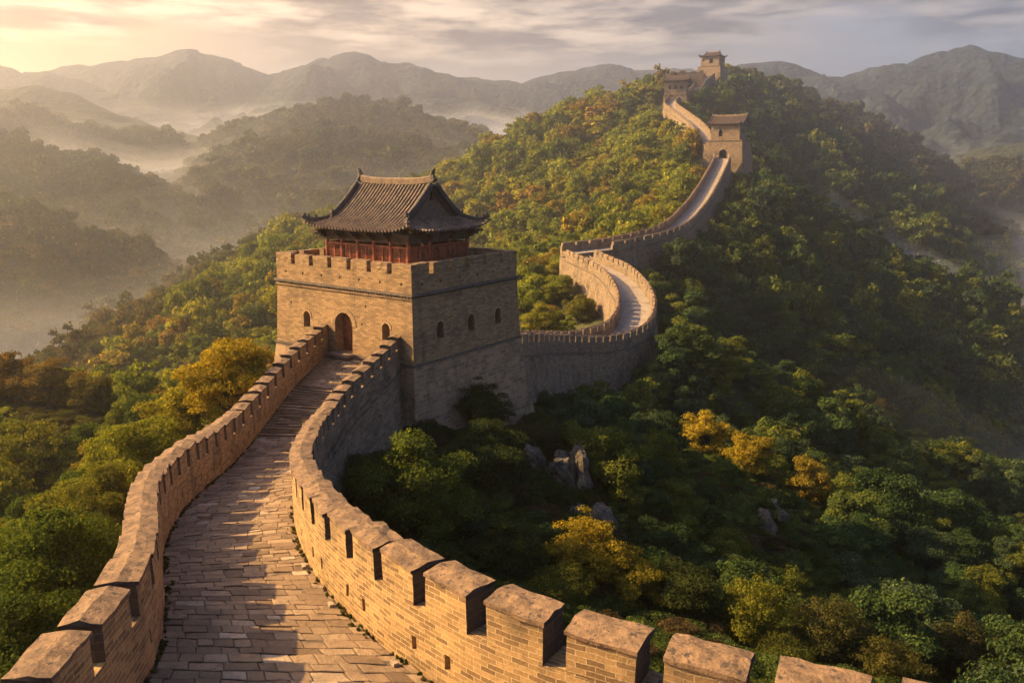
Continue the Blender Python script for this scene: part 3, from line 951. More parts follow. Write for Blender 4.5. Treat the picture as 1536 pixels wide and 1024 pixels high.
def ring_course(root, name, hx, hy, z, h, out, mat, teeth=None):
    mb = MB()
    for sx, sy, l, rz in ((0, hy, 2 * hx + 2 * out, 0), (0, -hy, 2 * hx + 2 * out, 0)):
        mb.box((0, sy + math.copysign(out / 2, sy), z), (l, out, h))
    for sx in (hx, -hx):
        mb.box((sx + math.copysign(out / 2, sx), 0, z), (out, 2 * hy - 0.004, h))
    if teeth:
        zt, tw, ts, to = teeth
        x = -hx
        while x < hx:
            for sy in (1, -1): mb.box((x, sy * (hy + to / 2), zt), (tw, to, tw))
            x += ts
        y = -hy
        while y < hy:
            for sx in (1, -1): mb.box((sx * (hx + to / 2), y, zt), (to, tw, tw))
            y += ts
    return mb.build(name, mat, root, jit=0.02, jf=4)


def battlement(root, hx, hy, z0, zs, zt, th, nx, ny, gap, mat, cap_mat):
    """square parapet round a terrace: body with gun holes, merlons as parts"""
    mb = MB()
    for fi, (n, ax) in enumerate(FACES):
        hw, hd = (hx, hy) if ax == 'x' else (hy, hx)
        k = nx if ax == 'x' else ny
        holes = [rect(-hw + 2 * hw * (i + 0.5) / k + random.uniform(-.06, .06), z0 + (zs - z0) * 0.42, 0.13, 0.15) for i in range(k)]
        P = wall_face(mb, (n[0] * hd, n[1] * hd), n, 2 * hw, 2 * hw, z0, zs, 0, holes, 0, fi * 2.7)
        for h in holes: niche(mb, P, h, 0.3, 0, 1)
        wall_face(mb, (n[0] * (hd - th), n[1] * (hd - th)), n, 2 * (hw - th), 2 * (hw - th), z0, zs, 0, (), 0)
    for x0, x1, y0, y1 in ((-hx, hx, hy - th, hy), (-hx, hx, -hy, -hy + th), (-hx, -hx + th, -hy + th, hy - th), (hx - th, hx, -hy + th, hy - th)):
        mb.quads([(x0, y0, zs), (x1, y0, zs), (x1, y1, zs), (x0, y1, zs)], [[0, 1, 2, 3]], [[[x0, y0], [x1, y0], [x1, y1], [x0, y1]]], 0)
    mb.build('battlement', [mat, M_VOID], root)
    hgt = zt - zs
    for fi, (n, ax) in enumerate(FACES):
        hw, hd = (hx, hy) if ax == 'x' else (hy, hx)
        k = nx if ax == 'x' else ny
        lo, hi = (-hw, hw) if ax == 'x' else (-hw + th + 0.003, hw - th - 0.003)
        for i in range(k):
            a = max(lo, -hw + 2 * hw * i / k + (gap / 2 if i else 0)); b = min(hi, -hw + 2 * hw * (i + 1) / k - (gap / 2 if i < k - 1 else 0))
            d = np.array([-n[1], n[0]])
            c = d * (a + b) / 2 + np.array(n) * (hd - th / 2)
            m2 = MB()
            e = np.linspace(a, b, 6)
            nn = np.array([n[0], n[1], 0.0]); dd = np.array([-n[1], n[0], 0.0])
            L = [dd * q + nn * hd for q in e]
            I = np.array(L) - nn * th; O = np.array(L)
            dz = random.uniform(-0.03, 0.03)
            shell(m2, up(O, zs), up(O, zt + dz), up(I, zs), up(I, zt + dz), e + fi * 2.7, (0, 0, 1), 0.2, h0=zs)
            m2.build('merlon', [mat, cap_mat], root, jit=0.022, jf=3.5)


def roof(root, ex, ey, gx, H, z0, pitch, mats, lift=0.45, ends=True, tile_r=0.075, ornaments=True, hip=True):
    """hip-and-gable tiled roof: long axis x, eaves at z0"""
    Mt, Mr, Mb, Mg = mats
    f = lambda q: H * (0.30 * (1 - q) + 0.70 * np.clip(1 - q, 0, 1) ** 1.75)

    def Z(x, y):
        ax, ay = np.abs(x), np.abs(y)
        z = f(ay / ey)
        if hip:
            z = np.where(ax > gx + 1e-6, np.minimum(z, f(1 - (ex - ax) / ey)), z)
        return z0 + z + lift * (ax / ex) ** 5 * (ay / ey) ** 5
    mb = MB()
    xs = np.linspace(-gx - (0.0 if hip else 0), gx, 16); ys = np.linspace(-ey, ey, 33)
    if not hip: xs = np.linspace(-ex, ex, 18)
    X, Y = np.meshgrid(xs, ys, indexing='ij')
    mb.grid(np.stack([X, Y, Z(X, Y)], -1), None, 1)
    th = 0.10
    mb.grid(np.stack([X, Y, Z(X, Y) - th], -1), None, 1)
    if hip:
        for s in (-1, 1):
            xs2 = gx + 2e-6 + np.linspace(0, 1, 12) * (ex - gx)
            X2, Y2 = np.meshgrid(xs2, np.linspace(-ey, ey, 61), indexing='ij')
            zz = Z(X2, Y2)
            mb.grid(np.stack([s * X2, Y2, zz], -1), None, 1)
            mb.grid(np.stack([s * X2, Y2, zz - th], -1))
    # rows of round tiles
    def row(pts):
        pts = np.asarray(pts)
        L = arclen(pts)
        if L[-1] < 0.15: return
        m = max(2, int(L[-1] / 0.22))
        q = np.repeat(np.linspace(0, L[-1], m + 1), 2)[1:-1]
        q[1::2] += 0.0
        P = at_s(pts, L, q + np.tile([0, -0.004], len(q) // 2))
        r = np.tile([tile_r * 0.86, tile_r * 1.05], len(q) // 2)
        mb.tube(P, r, 6)
    x = -ex + 0.1
    while x < ex - 0.05:
        a = abs(x)
        y_top = 0.06 if (a <= gx or not hip) else max(0.06, ey - (ex - a))
        for s in (-1, 1):
            yy = np.linspace(y_top, ey + 0.07, 12)
            zz = Z(np.full(12, np.clip(x, -ex, ex)), np.minimum(yy, ey))
            row(np.stack([np.full(12, x), s * yy, zz + 0.015], -1))
        x += pitch
    if hip:
        y = -ey + 0.1
        while y < ey - 0.05:
            x_top = max(gx + 0.02, ex - (ey - abs(y)))
            for s in (-1, 1):
                xx = np.linspace(x_top, ex + 0.07, 10)
                zz = Z(np.minimum(xx, ex), np.full(10, y))
                row(np.stack([s * xx, np.full(10, y), zz + 0.015], -1))
            y += pitch
    rf = mb.build('roof', [Mt, M_UNDER], root)
    k = ey / 4.0
    # main ridge, swept up at both ends
    gr = gx if hip else ex
    xx = np.linspace(-gr - 0.12 * k, gr + 0.12 * k, 17)
    m2 = MB()
    m2.beam(np.stack([xx, 0 * xx, z0 + H - 0.06 + 0.22 * k * np.abs(xx / gr) ** 4], -1), 0.26 * k, 0.42 * k)
    m2.build('ridge', Mb, rf)
    for s in (-1, 1):
        xg = s * (gr + 0.02)
        for t in (-1, 1):
            m2 = MB()
            ylow = (ey - (ex - gx)) if hip else ey
            yy = np.linspace(0.12, ylow + (0.12 if hip else 0), 12)
            zz = f(yy / ey) + z0
            p1 = np.stack([np.full(12, xg), t * yy, zz], -1)
            m2.beam(p1, 0.24 * k, 0.34 * k)
            m2.box((xg, t * (yy[-1] + 0.05), zz[-1] + 0.24 * k), (0.26 * k, 0.16 * k, 0.6 * k))
            if hip:
                q = np.linspace(0, 1, 10)
                px_, py_ = gx + (ex - gx) * q, (ey - (ex - gx)) + (ex - gx) * q
                zz2 = Z(px_, py_)
                p2 = np.stack([s * px_, t * py_, zz2 + 0.02 + 0.12 * k * q ** 3], -1)
                m2.beam(p2, 0.22 * k, 0.26 * k)
                for qq in (0.62, 0.8, 0.97):
                    i = int(qq * 9)
                    m2.tube([p2[i] + (0, 0, 0.2 * k), p2[i] + (0, 0, 0.36 * k), p2[i] + (s * 0.06 * k, t * 0.06 * k, 0.46 * k)], [0.07 * k, 0.09 * k, 0.03 * k], 6)
            m2.build('hip_ridge', Mr, rf, jit=0.012, jf=6)
        if ornaments:
            m2 = MB()
            a = np.linspace(0, 1, 9)
            bx = xg + s * (0.05 - 0.16 * np.sin(a * 3.3)) * k * 1.2
            m2.tube(np.stack([bx, 0 * a, z0 + H + 0.15 * k + 0.78 * k * a], -1), (0.21 - 0.11 * a) * k, 8)
            m2.tube(np.stack([xg - s * (0.02 + 0.24 * a) * k, 0 * a, z0 + H + (0.52 + 0.20 * np.sin(a * 2.8)) * k], -1), (0.10 - 0.06 * a) * k, 6)
            m2.build('ridge_ornament', Mr, rf, jit=0.03, jf=8)
        # gable
        if hip:
            yb = ey - (ex - gx)
            yy = np.linspace(-yb, yb, 15)
            xw = s * (gx - 0.22)
            m2 = MB()
            zz = z0 + f(np.abs(yy) / ey) - 0.06
            zb = z0 + float(f(yb / ey)) - 0.05
            m2.grid(np.stack([np.stack([np.full(15, xw), yy, np.full(15, zb)], -1), np.stack([np.full(15, xw), yy, zz], -1)], 1))
            g = m2.build('gable', Mg, rf)
            m3 = MB()
            for t in (-1, 1):
                q = np.linspace(0.0, yb, 8)
                m3.beam(np.stack([np.full(8, s * (gx - 0.08)), t * q, z0 + f(q / ey) - 0.34], -1), 0.09, 0.26)
            zc = z0 + f(0.0) - 0.75
            m3.box((s * (gx - 0.13), 0, zc + 0.02), (0.09, 0.16, 0.5)); m3.box((s * (gx - 0.13), 0, zc - 0.2), (0.1, 0.34, 0.13))
            m3.build('bargeboard', M_BEAM, g)
        else:
            m2 = MB()
            yy = np.linspace(-ey * 0.86, ey * 0.86, 13)
            m2.grid(np.stack([np.stack([np.full(13, s * (ex - 0.45)), yy, np.full(13, z0 - 0.05)], -1), np.stack([np.full(13, s * (ex - 0.45)), yy, z0 + f(np.abs(yy) / ey) - 0.12], -1)], 1))
            m2.build('gable', Mg, rf)
    return rf


def main_tower():
    t = empty('watchtower', (TOWER[0], TOWER[1], -18.0), TROT)
    tag(t, 'large near brick watchtower with arched door and a red timber pavilion on top', 'tower', 'watchtowers on the wall')
    z = lambda v: v + 18.0                                # local height of a world height
    hx, hy = 5.95, 5.1
    b1, b2 = 0.045, 0.13
    h1x, h1y = hx + b1 * 4.0, hy + b1 * 4.0
    h0x, h0y = h1x + 0.02 + b2 * 6.8, h1y + 0.02 + b2 * 6.8
    door0 = rect(0.3, z(-11.45), 1.5, 0.25)
    tier(t, 'base', h0x, h0y, 0.0, z(-11.2), b2, M_TBASE, top=False)
    wn = lambda c: ('window', arch(c, z(-9.98), 0.62, 0.72), 0.75)
    small = lambda c, q: ('hole', rect(c, z(q), 0.1, 0.12), 0.25)
    ops = {0: [('doorway', arch(0.3, z(-11.19), 1.55, 1.72, 14), 1.0), wn(3.9), wn(-3.1), small(1.9, -9.3), small(-1.6, -10.2), small(2.2, -8.2), small(-4.6, -8.6)],
           1: [wn(2.87), wn(0.1), wn(-2.83), small(1.5, -8.3), small(-1.4, -8.5), small(3.9, -8.8)],
           2: [wn(-3.0), wn(0.0), wn(3.0)], 3: [wn(-2.8), wn(2.8)]}
    tier(t, 'brick_storey', h1x, h1y, z(-11.2) + 0.002, z(-7.2), b1, M_TOWER, ops, top=False)
    # door leaf inside the arch, threshold
    mb = MB()
    a = arch(0.3, z(-11.19), 1.5, 1.72, 14)
    yl = h1y - 0.72
    V = [(-x, yl, zz) for x, zz in a]
    mb = MB()
    for sx, o_ in ((-1, 0.0), (1, 0.02)):
        x0, x1 = (0.0, 0.72) if sx > 0 else (-0.72, 0.0)
        for i in range(4):
            xa = x0 + (x1 - x0) * i / 4; xb = x0 + (x1 - x0) * (i + 1) / 4
            xm = (xa + xb) / 2
            hgt = 1.72 + math.sqrt(max(0.02, 0.74 ** 2 - xm ** 2)) - 0.04
            mb.box((-0.3 + xm, yl + o_ * 0.5 + (0.012 if i % 2 else 0), z(-11.19) + hgt / 2), (xb - xa - 0.012, 0.06, hgt))
        for hz in (0.45, 1.45):
            mb.box((-0.3 + (x0 + x1) / 2, yl + 0.06, z(-11.19) + hz), (0.66, 0.05, 0.12))
    dd = mb.build('door', M_DOOR, t)
    m2 = MB(); m2.tube([(-0.36, yl + 0.09, z(-10.1)), (-0.36, yl + 0.12, z(-10.17)), (-0.36, yl + 0.09, z(-10.24))], 0.02, 6)
    m2.build('handle', M_BEAM, dd)
    m2 = MB(); m2.box((-0.3, h1y + 0.25, z(-11.19) - 0.06), (1.75, 0.8, 0.16)); m2.build('threshold', M_FLOORT, t, jit=0.02)
    ring_course(t, 'string_course', h1x - 0.02, h1y - 0.02, z(-11.24), 0.14, 0.13, M_STRING)
    ring_course(t, 'string_course', hx - 0.02, hy - 0.02, z(-7.13), 0.13, 0.17, M_STRING, (z(-7.26), 0.11, 0.23, 0.12))
    ring_course(t, 'string_course', hx + 0.0, hy + 0.0, z(-7.39), 0.08, 0.08, M_TOWER)
    mb = MB(); mb.quads([(-hx, -hy, z(-6.75)), (hx, -hy, z(-6.75)), (hx, hy, z(-6.75)), (-hx, hy, z(-6.75))], [[0, 1, 2, 3]]); mb.build('terrace_floor', M_FLOORT, t)
    battlement(t, hx, hy, z(-7.07), z(-6.05), z(-5.4), 0.5, 7, 6, 0.36, M_TOWER, M_CAP)
    # chimney-like low brick stack seen behind the left battlement
    # ---- pavilion
    p = empty('wooden_pavilion', (TOWER[0], TOWER[1], -6.75), TROT)
    tag(p, 'red timber pavilion with grey tiled hip-and-gable roof on the near watchtower', 'pavilion')
    wx_, wy_ = 3.6, 2.78
    zt = 2.75
    mb = MB(); mb.box((0, 0, 0.12), (2 * wx_ + 0.5, 2 * wy_ + 0.5, 0.24)); mb.build('plinth', M_FLOORT, p, jit=0.01)
    colx = np.linspace(-wx_, wx_, 6); coly = np.linspace(-wy_, wy_, 4)
    spots = [(x, s * wy_) for x in colx for s in (-1, 1)] + [(s * wx_, y) for y in coly[1:-1] for s in (-1, 1)]
    for x, y in spots:
        m2 = MB(); m2.tube([(x, y, 0.2), (x, y, 1.4), (x, y, zt)], [0.135, 0.13, 0.12], 12); m2.tube([(x, y, 0.22), (x, y, 0.34)], [0.2, 0.17], 12)
        m2.build('column', M_RED, p, smooth=False)
    def panel(cx, cy_, length, along, i):
        m2 = MB()
        rz = 0 if along == 'x' else math.pi / 2
        m2.box((cx, cy_, 1.17), (length - 0.2, 0.05, 1.7), rz)
        pn = m2.build('wall_panel', M_PANEL, p)
        m3 = MB()
        ax_ = np.array([1, 0]) if along == 'x' else np.array([0, 1])
        nrm = np.array([0, math.copysign(1, cy_)]) if along == 'x' else np.array([math.copysign(1, cx), 0])
        c0 = np.array([cx, cy_]) + nrm * 0.045
        ll = length - 0.24
        for zz, hh in ((0.40, 0.16), (0.78, 0.07), (1.97, 0.12)):
            m3.box((c0[0], c0[1], zz), (ll, 0.07, hh), rz)
        for q in (-0.5, -0.02, 0.02, 0.5):
            cc = c0 + ax_ * ll * q + nrm * 0.006
            m3.box((cc[0], cc[1], 1.17), (0.07, 0.07, 1.6), rz)
        for q in np.linspace(-0.42, 0.42, 9):
            cc = c0 + ax_ * ll * q - nrm * 0.012
            m3.box((cc[0], cc[1], 1.4), (0.022, 0.05, 1.1), rz)
        for zz in (1.05, 1.3, 1.55, 1.8):
            m3.box((c0[0] - nrm[0] * .016, c0[1] - nrm[1] * .016, zz), (ll * 0.9, 0.045, 0.022), rz)
        m3.build('frame', M_RED, pn)
    for i in range(5):
        for s in (-1, 1): panel((colx[i] + colx[i + 1]) / 2, s * (wy_ - 0.02), colx[i + 1] - colx[i], 'x', i)
    for i in range(3):
        for s in (-1, 1): panel(s * (wx_ - 0.02), (coly[i] + coly[i + 1]) / 2, coly[i + 1] - coly[i], 'y', i)
    mb = MB()
    for s in (-1, 1):
        mb.box((0, s * wy_, 2.28), (2 * wx_ + 0.3, 0.17, 0.22)); mb.box((0, s * wy_, 2.66), (2 * wx_ + 0.34, 0.2, 0.2))
        mb.box((s * wx_, 0, 2.283), (0.17, 2 * wy_ - 0.2, 0.22)); mb.box((s * wx_, 0, 2.663), (0.2, 2 * wy_ - 0.2, 0.2))
        mb.box((0, s * (wy_ - 0.01), 2.47), (2 * wx_ - 0.1, 0.07, 0.2)); mb.box((s * (wx_ - 0.01), 0, 2.47), (0.07, 2 * wy_ - 0.1, 0.2))
    mb.build('beam', M_BEAM, p)
    for x, y in spots:                                     # brackets under the eaves
        m2 = MB()
        ox, oy = (0.0 if abs(x) < wx_ - .01 else math.copysign(1, x)), (0.0 if abs(y) < wy_ - .01 else math.copysign(1, y))
        for k, (r_, zz) in enumerate(((0.22, 2.40), (0.42, 2.56), (0.62, 2.72))):
            m2.box((x + ox * r_ * 0.6, y + oy * r_ * 0.6, zz), (0.16 + abs(ox) * r_, 0.16 + abs(oy) * r_, 0.13))
        m2.build('bracket', M_BEAM, p)
    ex, ey = wx_ + 1.08, wy_ + 1.08
    z0 = 2.98
    mb = MB()
    for x in np.arange(-ex + 0.25, ex - 0.2, 0.28):
        for s in (-1, 1): mb.beam([(x, s * (wy_ - 0.1), z0 + 0.05), (x, s * (ey - 0.06), z0 - 0.10 + 0.42 * (abs(x) / ex) ** 5)], 0.09, 0.09)
    for y in np.arange(-ey + 0.25, ey - 0.2, 0.28):
        for s in (-1, 1): mb.beam([(s * (wx_ - 0.1), y, z0 + 0.05), (s * (ex - 0.06), y, z0 - 0.10 + 0.42 * (abs(y) / ey) ** 5)], 0.09, 0.09)
    mb.build('rafters', M_BEAM, p)
    roof(p, ex, ey, 3.25, 2.75, z0, 0.29, (M_TILE, M_RIDGE, M_RIDGEB, M_GABLE))


main_tower()


def far_tower(loc, rot, lab, base_h, bhx, bhy, hh, hx, hy, rH, arch_face=None, arch_z=1.0, wins=None, depth=10.0, flat=False, rampart_holes=True, parap=0.0):
    """battered stone base with a small tiled house on it"""
    t = empty('watchtower', tuple(loc), rot)
    tag(t, lab, 'tower', 'watchtowers on the wall')
    ops = {}
    if arch_face is not None:
        ops[arch_face] = [('doorway', arch(0.0, arch_z, 2.6, 1.5, 12), 1.6)]
    tier(t, 'base', bhx + 0.1 * (base_h + depth), bhy + 0.1 * (base_h + depth), -depth, 0.0, 0.1, M_FAR, None, top=False)
    tier(t, 'base', bhx + 0.1 * base_h, bhy + 0.1 * base_h, 0.002, base_h, 0.1, M_FAR, ops)
    ring_course(t, 'string_course', bhx - 0.02, bhy - 0.02, base_h - 0.2, 0.22, 0.22, M_STRING)
    if parap:
        ring_course(t, 'parapet', bhx - 0.5, bhy - 0.5, base_h + parap / 2, parap, 0.5, M_FAR)
    w_ = {}
    for fi, lst in (wins or {}).items():
        w_[fi] = [('window', arch(c, base_h + zz, ww, wh, 8), 0.6) for c, zz, ww, wh in lst]
    tier(t, 'house', hx, hy, base_h + 0.002, base_h + hh, 0.02, M_FAR, w_)
    mb = MB()
    mb.box((0, 0, base_h + hh + 0.03), (2 * hx + 0.5, 2 * hy + 0.5, 0.22)); mb.build('eave', M_BEAM, t)
    roof(t, hx + 0.95, hy + 0.95, hx * 0.72 if not flat else 0, rH, base_h + hh + 0.16, 0.5, (M_TILE, M_RIDGE, M_RIDGEB, M_GABLE), lift=0.75, tile_r=0.14, hip=not flat)
    return t


far_tower(T2 - (0, 0, 0), RAD(148), 'stone watchtower with tunnel arch and gabled house halfway up the wall', 5.8, 6.0, 5.0, 5.0, 4.9, 4.0, 2.7, 0, 0.0,
          {0: [(-1.6, 1.2, 1.3, 1.6)], 1: [(0.0, 1.9, 0.8, 1.5)]}, flat=True)
far_tower(T3, RAD(162), 'small stone watchtower with low roof and three windows below the summit tower', 2.6, 5.2, 4.4, 5.8, 4.9, 4.1, 2.4, None, 0,
          {0: [(-2.6, 2.4, 1.2, 1.0), (0.0, 2.4, 1.2, 1.0), (2.6, 2.4, 1.2, 1.0)], 1: [(0, 2.4, 1.0, 1.0)]}, flat=True)
far_tower(T4, RAD(146), 'stone watchtower with upturned roof standing alone on the summit', 6.0, 6.2, 5.4, 4.9, 5.2, 4.4, 2.2, None, 0,
          {0: [(0.6, 1.4, 2.0, 1.6), (-3.6, 2.6, 1.0, 1.0)], 1: [(0, 2.0, 1.2, 1.4)]})


# ------------------------------------------------------------------ farther stretches of the wall
def section(pts, lab, width, ph, mer, spacing, gap, step, depth=10.0, skip_r=0.0, skip_l=0.0, end_l=0.0, end_r=0.0, mat=M_FAR, thick=0.55):
    P = resample(pts, step)
    N = normals(P)
    s = arclen(P)
    o = tuple(P[0] - (0, 0, 2))
    t = empty('stone_wall', o)
    tag(t, lab, 'wall', 'stretches of the wall beyond the near tower')
    hw = width / 2
    for sg in (1, -1):
        hs = np.array([0.25, 0, -0.8, -1.6, -2.6, -4.0, -6.0, -depth])
        G = np.stack([up(P + N * sg * (hw + thick + 0.04 + max(0, -h) * 0.09), h) for h in hs], 1)
        mb = MB()
        mb.grid(G, np.stack([np.broadcast_to(s[:, None], G.shape[:2]), np.broadcast_to(hs[None], G.shape[:2])], -1))
        for e in (0, -1):
            pass
        if sg == 1:
            G2 = np.stack([up(P[[0, -1]] + N[[0, -1]] * k * (hw + thick + 0.04 + max(0, -h) * 0.09), h) for h in hs for k in (1,)], 1)
            G3 = np.stack([up(P[[0, -1]] - N[[0, -1]] * (hw + thick + 0.04 + max(0, -h) * 0.09), h) for h in hs], 1)
            for e in (0, 1):
                mb.grid(np.stack([G2[e], G3[e]], 0), np.stack([np.stack([np.zeros(len(hs)), hs], -1), np.stack([np.full(len(hs), width), hs], -1)], 0))
        mb.build('outer_face', mat, t, o, jit=0.12, jf=0.9)
        mb = MB()
        L = P + N * sg * (hw + thick)
        shell(mb, up(L - N * sg * 0.05, -0.14), up(L - N * sg * 0.05, 0.02), up(L + N * sg * 0.16, -0.14), up(L + N * sg * 0.16, 0.02), s, cell=0.5, bottom=True)
        mb.build('string_course', M_STRING, t, o, jit=0.03)
    mb = MB()
    G = np.stack([P + N * k * hw for k in (1.05, 0.5, 0, -0.5, -1.05)], 1)
    mb.grid(G, np.stack([np.broadcast_to(np.linspace(-hw, hw, 5)[None], G.shape[:2]), np.broadcast_to(s[:, None], G.shape[:2])], -1))
    mb.build('walkway', M_ROAD, t, o, jit=0.03)
    for sg, a, b in ((1, skip_l, end_l), (-1, skip_r, end_r)):
        base = P + N * sg * hw
        S = arclen(base)
        parapet(t, base, sg, thick, ph, mer, spacing, gap, [mat, M_CAP], o, body_name='parapet', s0=a, s1=S[-1] - b, subpart=True, outmat=0)
    return t


section(S_CURVE, 'crenellated wall curving in an S with a pale walkway behind the near tower', 4.2, 1.75, 0.65, 1.75, 0.30, 0.9, skip_r=0.0, skip_l=2.0, end_l=2.0, end_r=3.0)
section(UPPER, 'crenellated wall climbing the shaded hill to the tower with the tunnel arch', 4.2, 1.7, 0.6, 3.2, 0.4, 2.0, skip_r=8.0)
section(HIGH, 'wall with sunlit left face climbing from the tunnel arch tower to the small tower', 4.4, 2.0, 0.7, 3.6, 0.6, 3.0)
section(TOP, 'uppermost short stretch of wall climbing to the summit tower', 4.4, 2.0, 0.7, 3.6, 0.6, 3.0)


def ruin():
    c = ray(1034, 112, 428)
    t = empty('ruined_platform', tuple(c - (0, 0, 5)), RAD(168))
    tag(t, 'low ruined stone platform left of the summit tower', 'ruin')
    tier(t, 'base', 7.5, 5.0, -4.0, 5.6, 0.05, M_FAR, {0: [('hole', arch(-1.5, 1.6, 2.2, 1.4, 8), 1.2)]})
    for x, y, w_, h_ in ((-6, 3.6, 2, 0.9), (-2.2, 3.9, 2.6, 0.5), (3.4, 3.8, 3.0, 1.1), (5.6, -1, 1.4, 0.7)):
        mb = MB()
        mb.box((x, y, 5.6 + h_ / 2 - 0.05), (w_, 0.9, h_))
        mb.build('broken_parapet', M_FAR, t, jit=0.25, jf=0.8)


ruin()


# ------------------------------------------------------------------ rock outcrops
ROCKS = []


def outcrop(px, py, Y, sx, sz, lab, seed, n=7):
    p = ground_hit(px, py, Y, 0.2)
    ROCKS.append(p)
    r = np.random.default_rng(seed)
    o = (p[0], p[1], p[2] - sz)
    mb = MB()
    for i in range(n):
        c = p + np.array([r.uniform(-sx, sx) * 0.75, r.uniform(-0.5, 0.8), r.uniform(-sz, sz) * 0.7])
        rad = np.array([r.uniform(.3, .6) * sx * 0.42, r.uniform(.4, .8), r.uniform(.35, .9) * sz * 0.5])
        th, ph = np.linspace(0, math.pi, 15), np.linspace(0, 2 * math.pi, 25)
        T, PH = np.meshgrid(th, ph, indexing='ij')
        D = np.stack([np.sin(T) * np.cos(PH), np.sin(T) * np.sin(PH), np.cos(T)], -1)
        D = np.sign(D) * np.abs(D) ** r.uniform(0.42, 0.62)
        V = D * rad
        V[..., 0] += V[..., 2] * r.uniform(-0.7, -0.1)
        fl = V.reshape(-1, 3)
        nn = fbm(fl * np.array([1.5, 1.5, 0.8]) + i * 9.1, 5, seed + i, True)[:, None] * 0.28 + np.floor(vnoise(fl * np.array([2.6, 2.6, 1.2]) + i, seed)[:, None] * 3) * 0.11
        V = (fl + D.reshape(-1, 3) * nn).reshape(V.shape) + c
        mb.grid(V)
    ob = mb.build('rock_outcrop', M_ROCK, None, o, off=o)
    tag(ob, lab, 'rock', 'rock outcrops on the right slope')


outcrop(835, 735, 50, 2.3, 3.0, 'grey rock outcrop between the dark bushes below the near tower', 3, 18)
outcrop(905, 805, 47, 1.9, 2.2, 'grey rock outcrop behind the yellow-leaved tree below the near tower', 5, 12)
outcrop(1150, 800, 58, 1.2, 2.0, 'narrow pale rock outcrop on the dark slope in the right of the photo', 8, 9)
outcrop(1225, 860, 57, 1.4, 1.8, 'low rock outcrop down the slope at the lower right', 12, 5)


# ------------------------------------------------------------------ trees
def crown_mesh(name, seed, n_leaf, size, kind='round', lumps=34, fill=0.2):
    """leaf-sized faces spread through many leaf clumps; crown radius 1, centred on 0"""
    r = np.random.default_rng(seed)
    C, RR = [], []
    fl = {'round': (1.0, 0.92), 'open': (1.0, 1.1), 'pine': (0.95, 0.95), 'bush': (1.05, 0.75)}[kind]
    lob = r.normal(size=(5, 3)); lob /= np.linalg.norm(lob, axis=1)[:, None]
    for i in range(lumps):
        d = r.normal(size=3); d /= np.linalg.norm(d)
        if d[2] < (-0.7 if kind != 'pine' else -0.3): d[2] *= -0.6
        k = r.uniform(0.40, 0.92) * (0.60 + 0.62 * max(0, (lob @ d).max() - 0.3))
        if kind == 'pine':
            lev = r.choice([-0.45, -0.1, 0.25, 0.55, 0.8])
            rad = r.uniform(0.1, 0.85) * (1.0 - 0.45 * (lev + .45))
            an = r.uniform(0, 6.28)
            C.append([math.cos(an) * rad, math.sin(an) * rad, lev + r.normal() * .05]); RR.append(r.uniform(.22, .34))
        else:
            C.append([d[0] * k * fl[0], d[1] * k * fl[0], d[2] * k * fl[1]])
            RR.append((r.uniform(0.13, 0.32) if lumps > 40 else r.uniform(0.2, 0.38)) if kind != 'open' else r.uniform(0.10, 0.24))
    C, RR = np.array(C), np.array(RR)
    pr = RR ** 2 / (RR ** 2).sum()
    li = r.choice(lumps, n_leaf, p=pr)
    d = r.normal(size=(n_leaf, 3)); d /= np.linalg.norm(d, axis=1)[:, None]
    low = d[:, 2] < -0.25
    d[low, 2] *= -r.uniform(0.2, 1.0, low.sum())
    d /= np.linalg.norm(d, axis=1)[:, None]
    sh = np.where(r.random(n_leaf) < fill, r.uniform(0.2, 0.9, n_leaf), np.clip(r.normal(0.98, 0.10 if kind != 'open' else 0.2, n_leaf), .4, 1.35))
    zs = 0.42 if kind == 'pine' else (0.62 if lumps > 40 else 0.78)
    P = C[li] + d * np.array([1, 1, zs]) * (RR[li] * sh)[:, None]
    P += 0.05 * np.stack([vnoise(P * 5 + 3 * k, seed + k) for k in range(3)], -1)
    nrm = d * 0.75 + r.normal(size=(n_leaf, 3)) * 0.55 + np.array([0, 0, 0.25]) + P * 0.25
    nrm /= np.linalg.norm(nrm, axis=1)[:, None]
    t1 = np.cross(nrm, r.normal(size=(n_leaf, 3))); t1 /= np.linalg.norm(t1, axis=1)[:, None] + 1e-9
    t2 = np.cross(nrm, t1)
    sz = size * r.uniform(0.65, 1.35, n_leaf)
    a, b = t1 * sz[:, None] * 0.62, t2 * sz[:, None] * 0.40
    V = np.stack([P - a, P - b * 1.0 + nrm * sz[:, None] * 0.06, P + a, P + b], 1).reshape(-1, 3)
    Q = np.arange(n_leaf * 4).reshape(-1, 4)
    mb = MB()
    lv = np.clip(0.45 + 0.2 * r.normal(size=n_leaf) + 0.25 * (r.random(lumps)[li] - 0.5), 0, 1)
    mb.quads(V, Q, None, 0, lv)
    return mb, C, RR


def limb_mb(C, RR, seed, n):
    r = np.random.default_rng(seed + 500)
    mb = MB()
    idx = r.permutation(len(C))[:n]
    for i in idx:
        e = C[i] * 0.95
        s0 = np.array([0, 0, -0.75 + r.uniform(0, .5)])
        mid = s0 * 0.45 + e * 0.55 + np.array([0, 0, -0.12]) + r.normal(size=3) * 0.05
        t = np.linspace(0, 1, 6)[:, None]
        Pp = s0 * (1 - t) ** 2 + 2 * mid * t * (1 - t) + e * t ** 2
        mb.tube(Pp, np.linspace(0.045, 0.009, 6), 5, cap=False)
    mb.tube([(0, 0, -1.05), (0.02, 0.0, -0.5), (0, 0.03, 0.0), (0.02, 0, 0.45)], [0.085, 0.07, 0.05, 0.02], 7)
    return mb


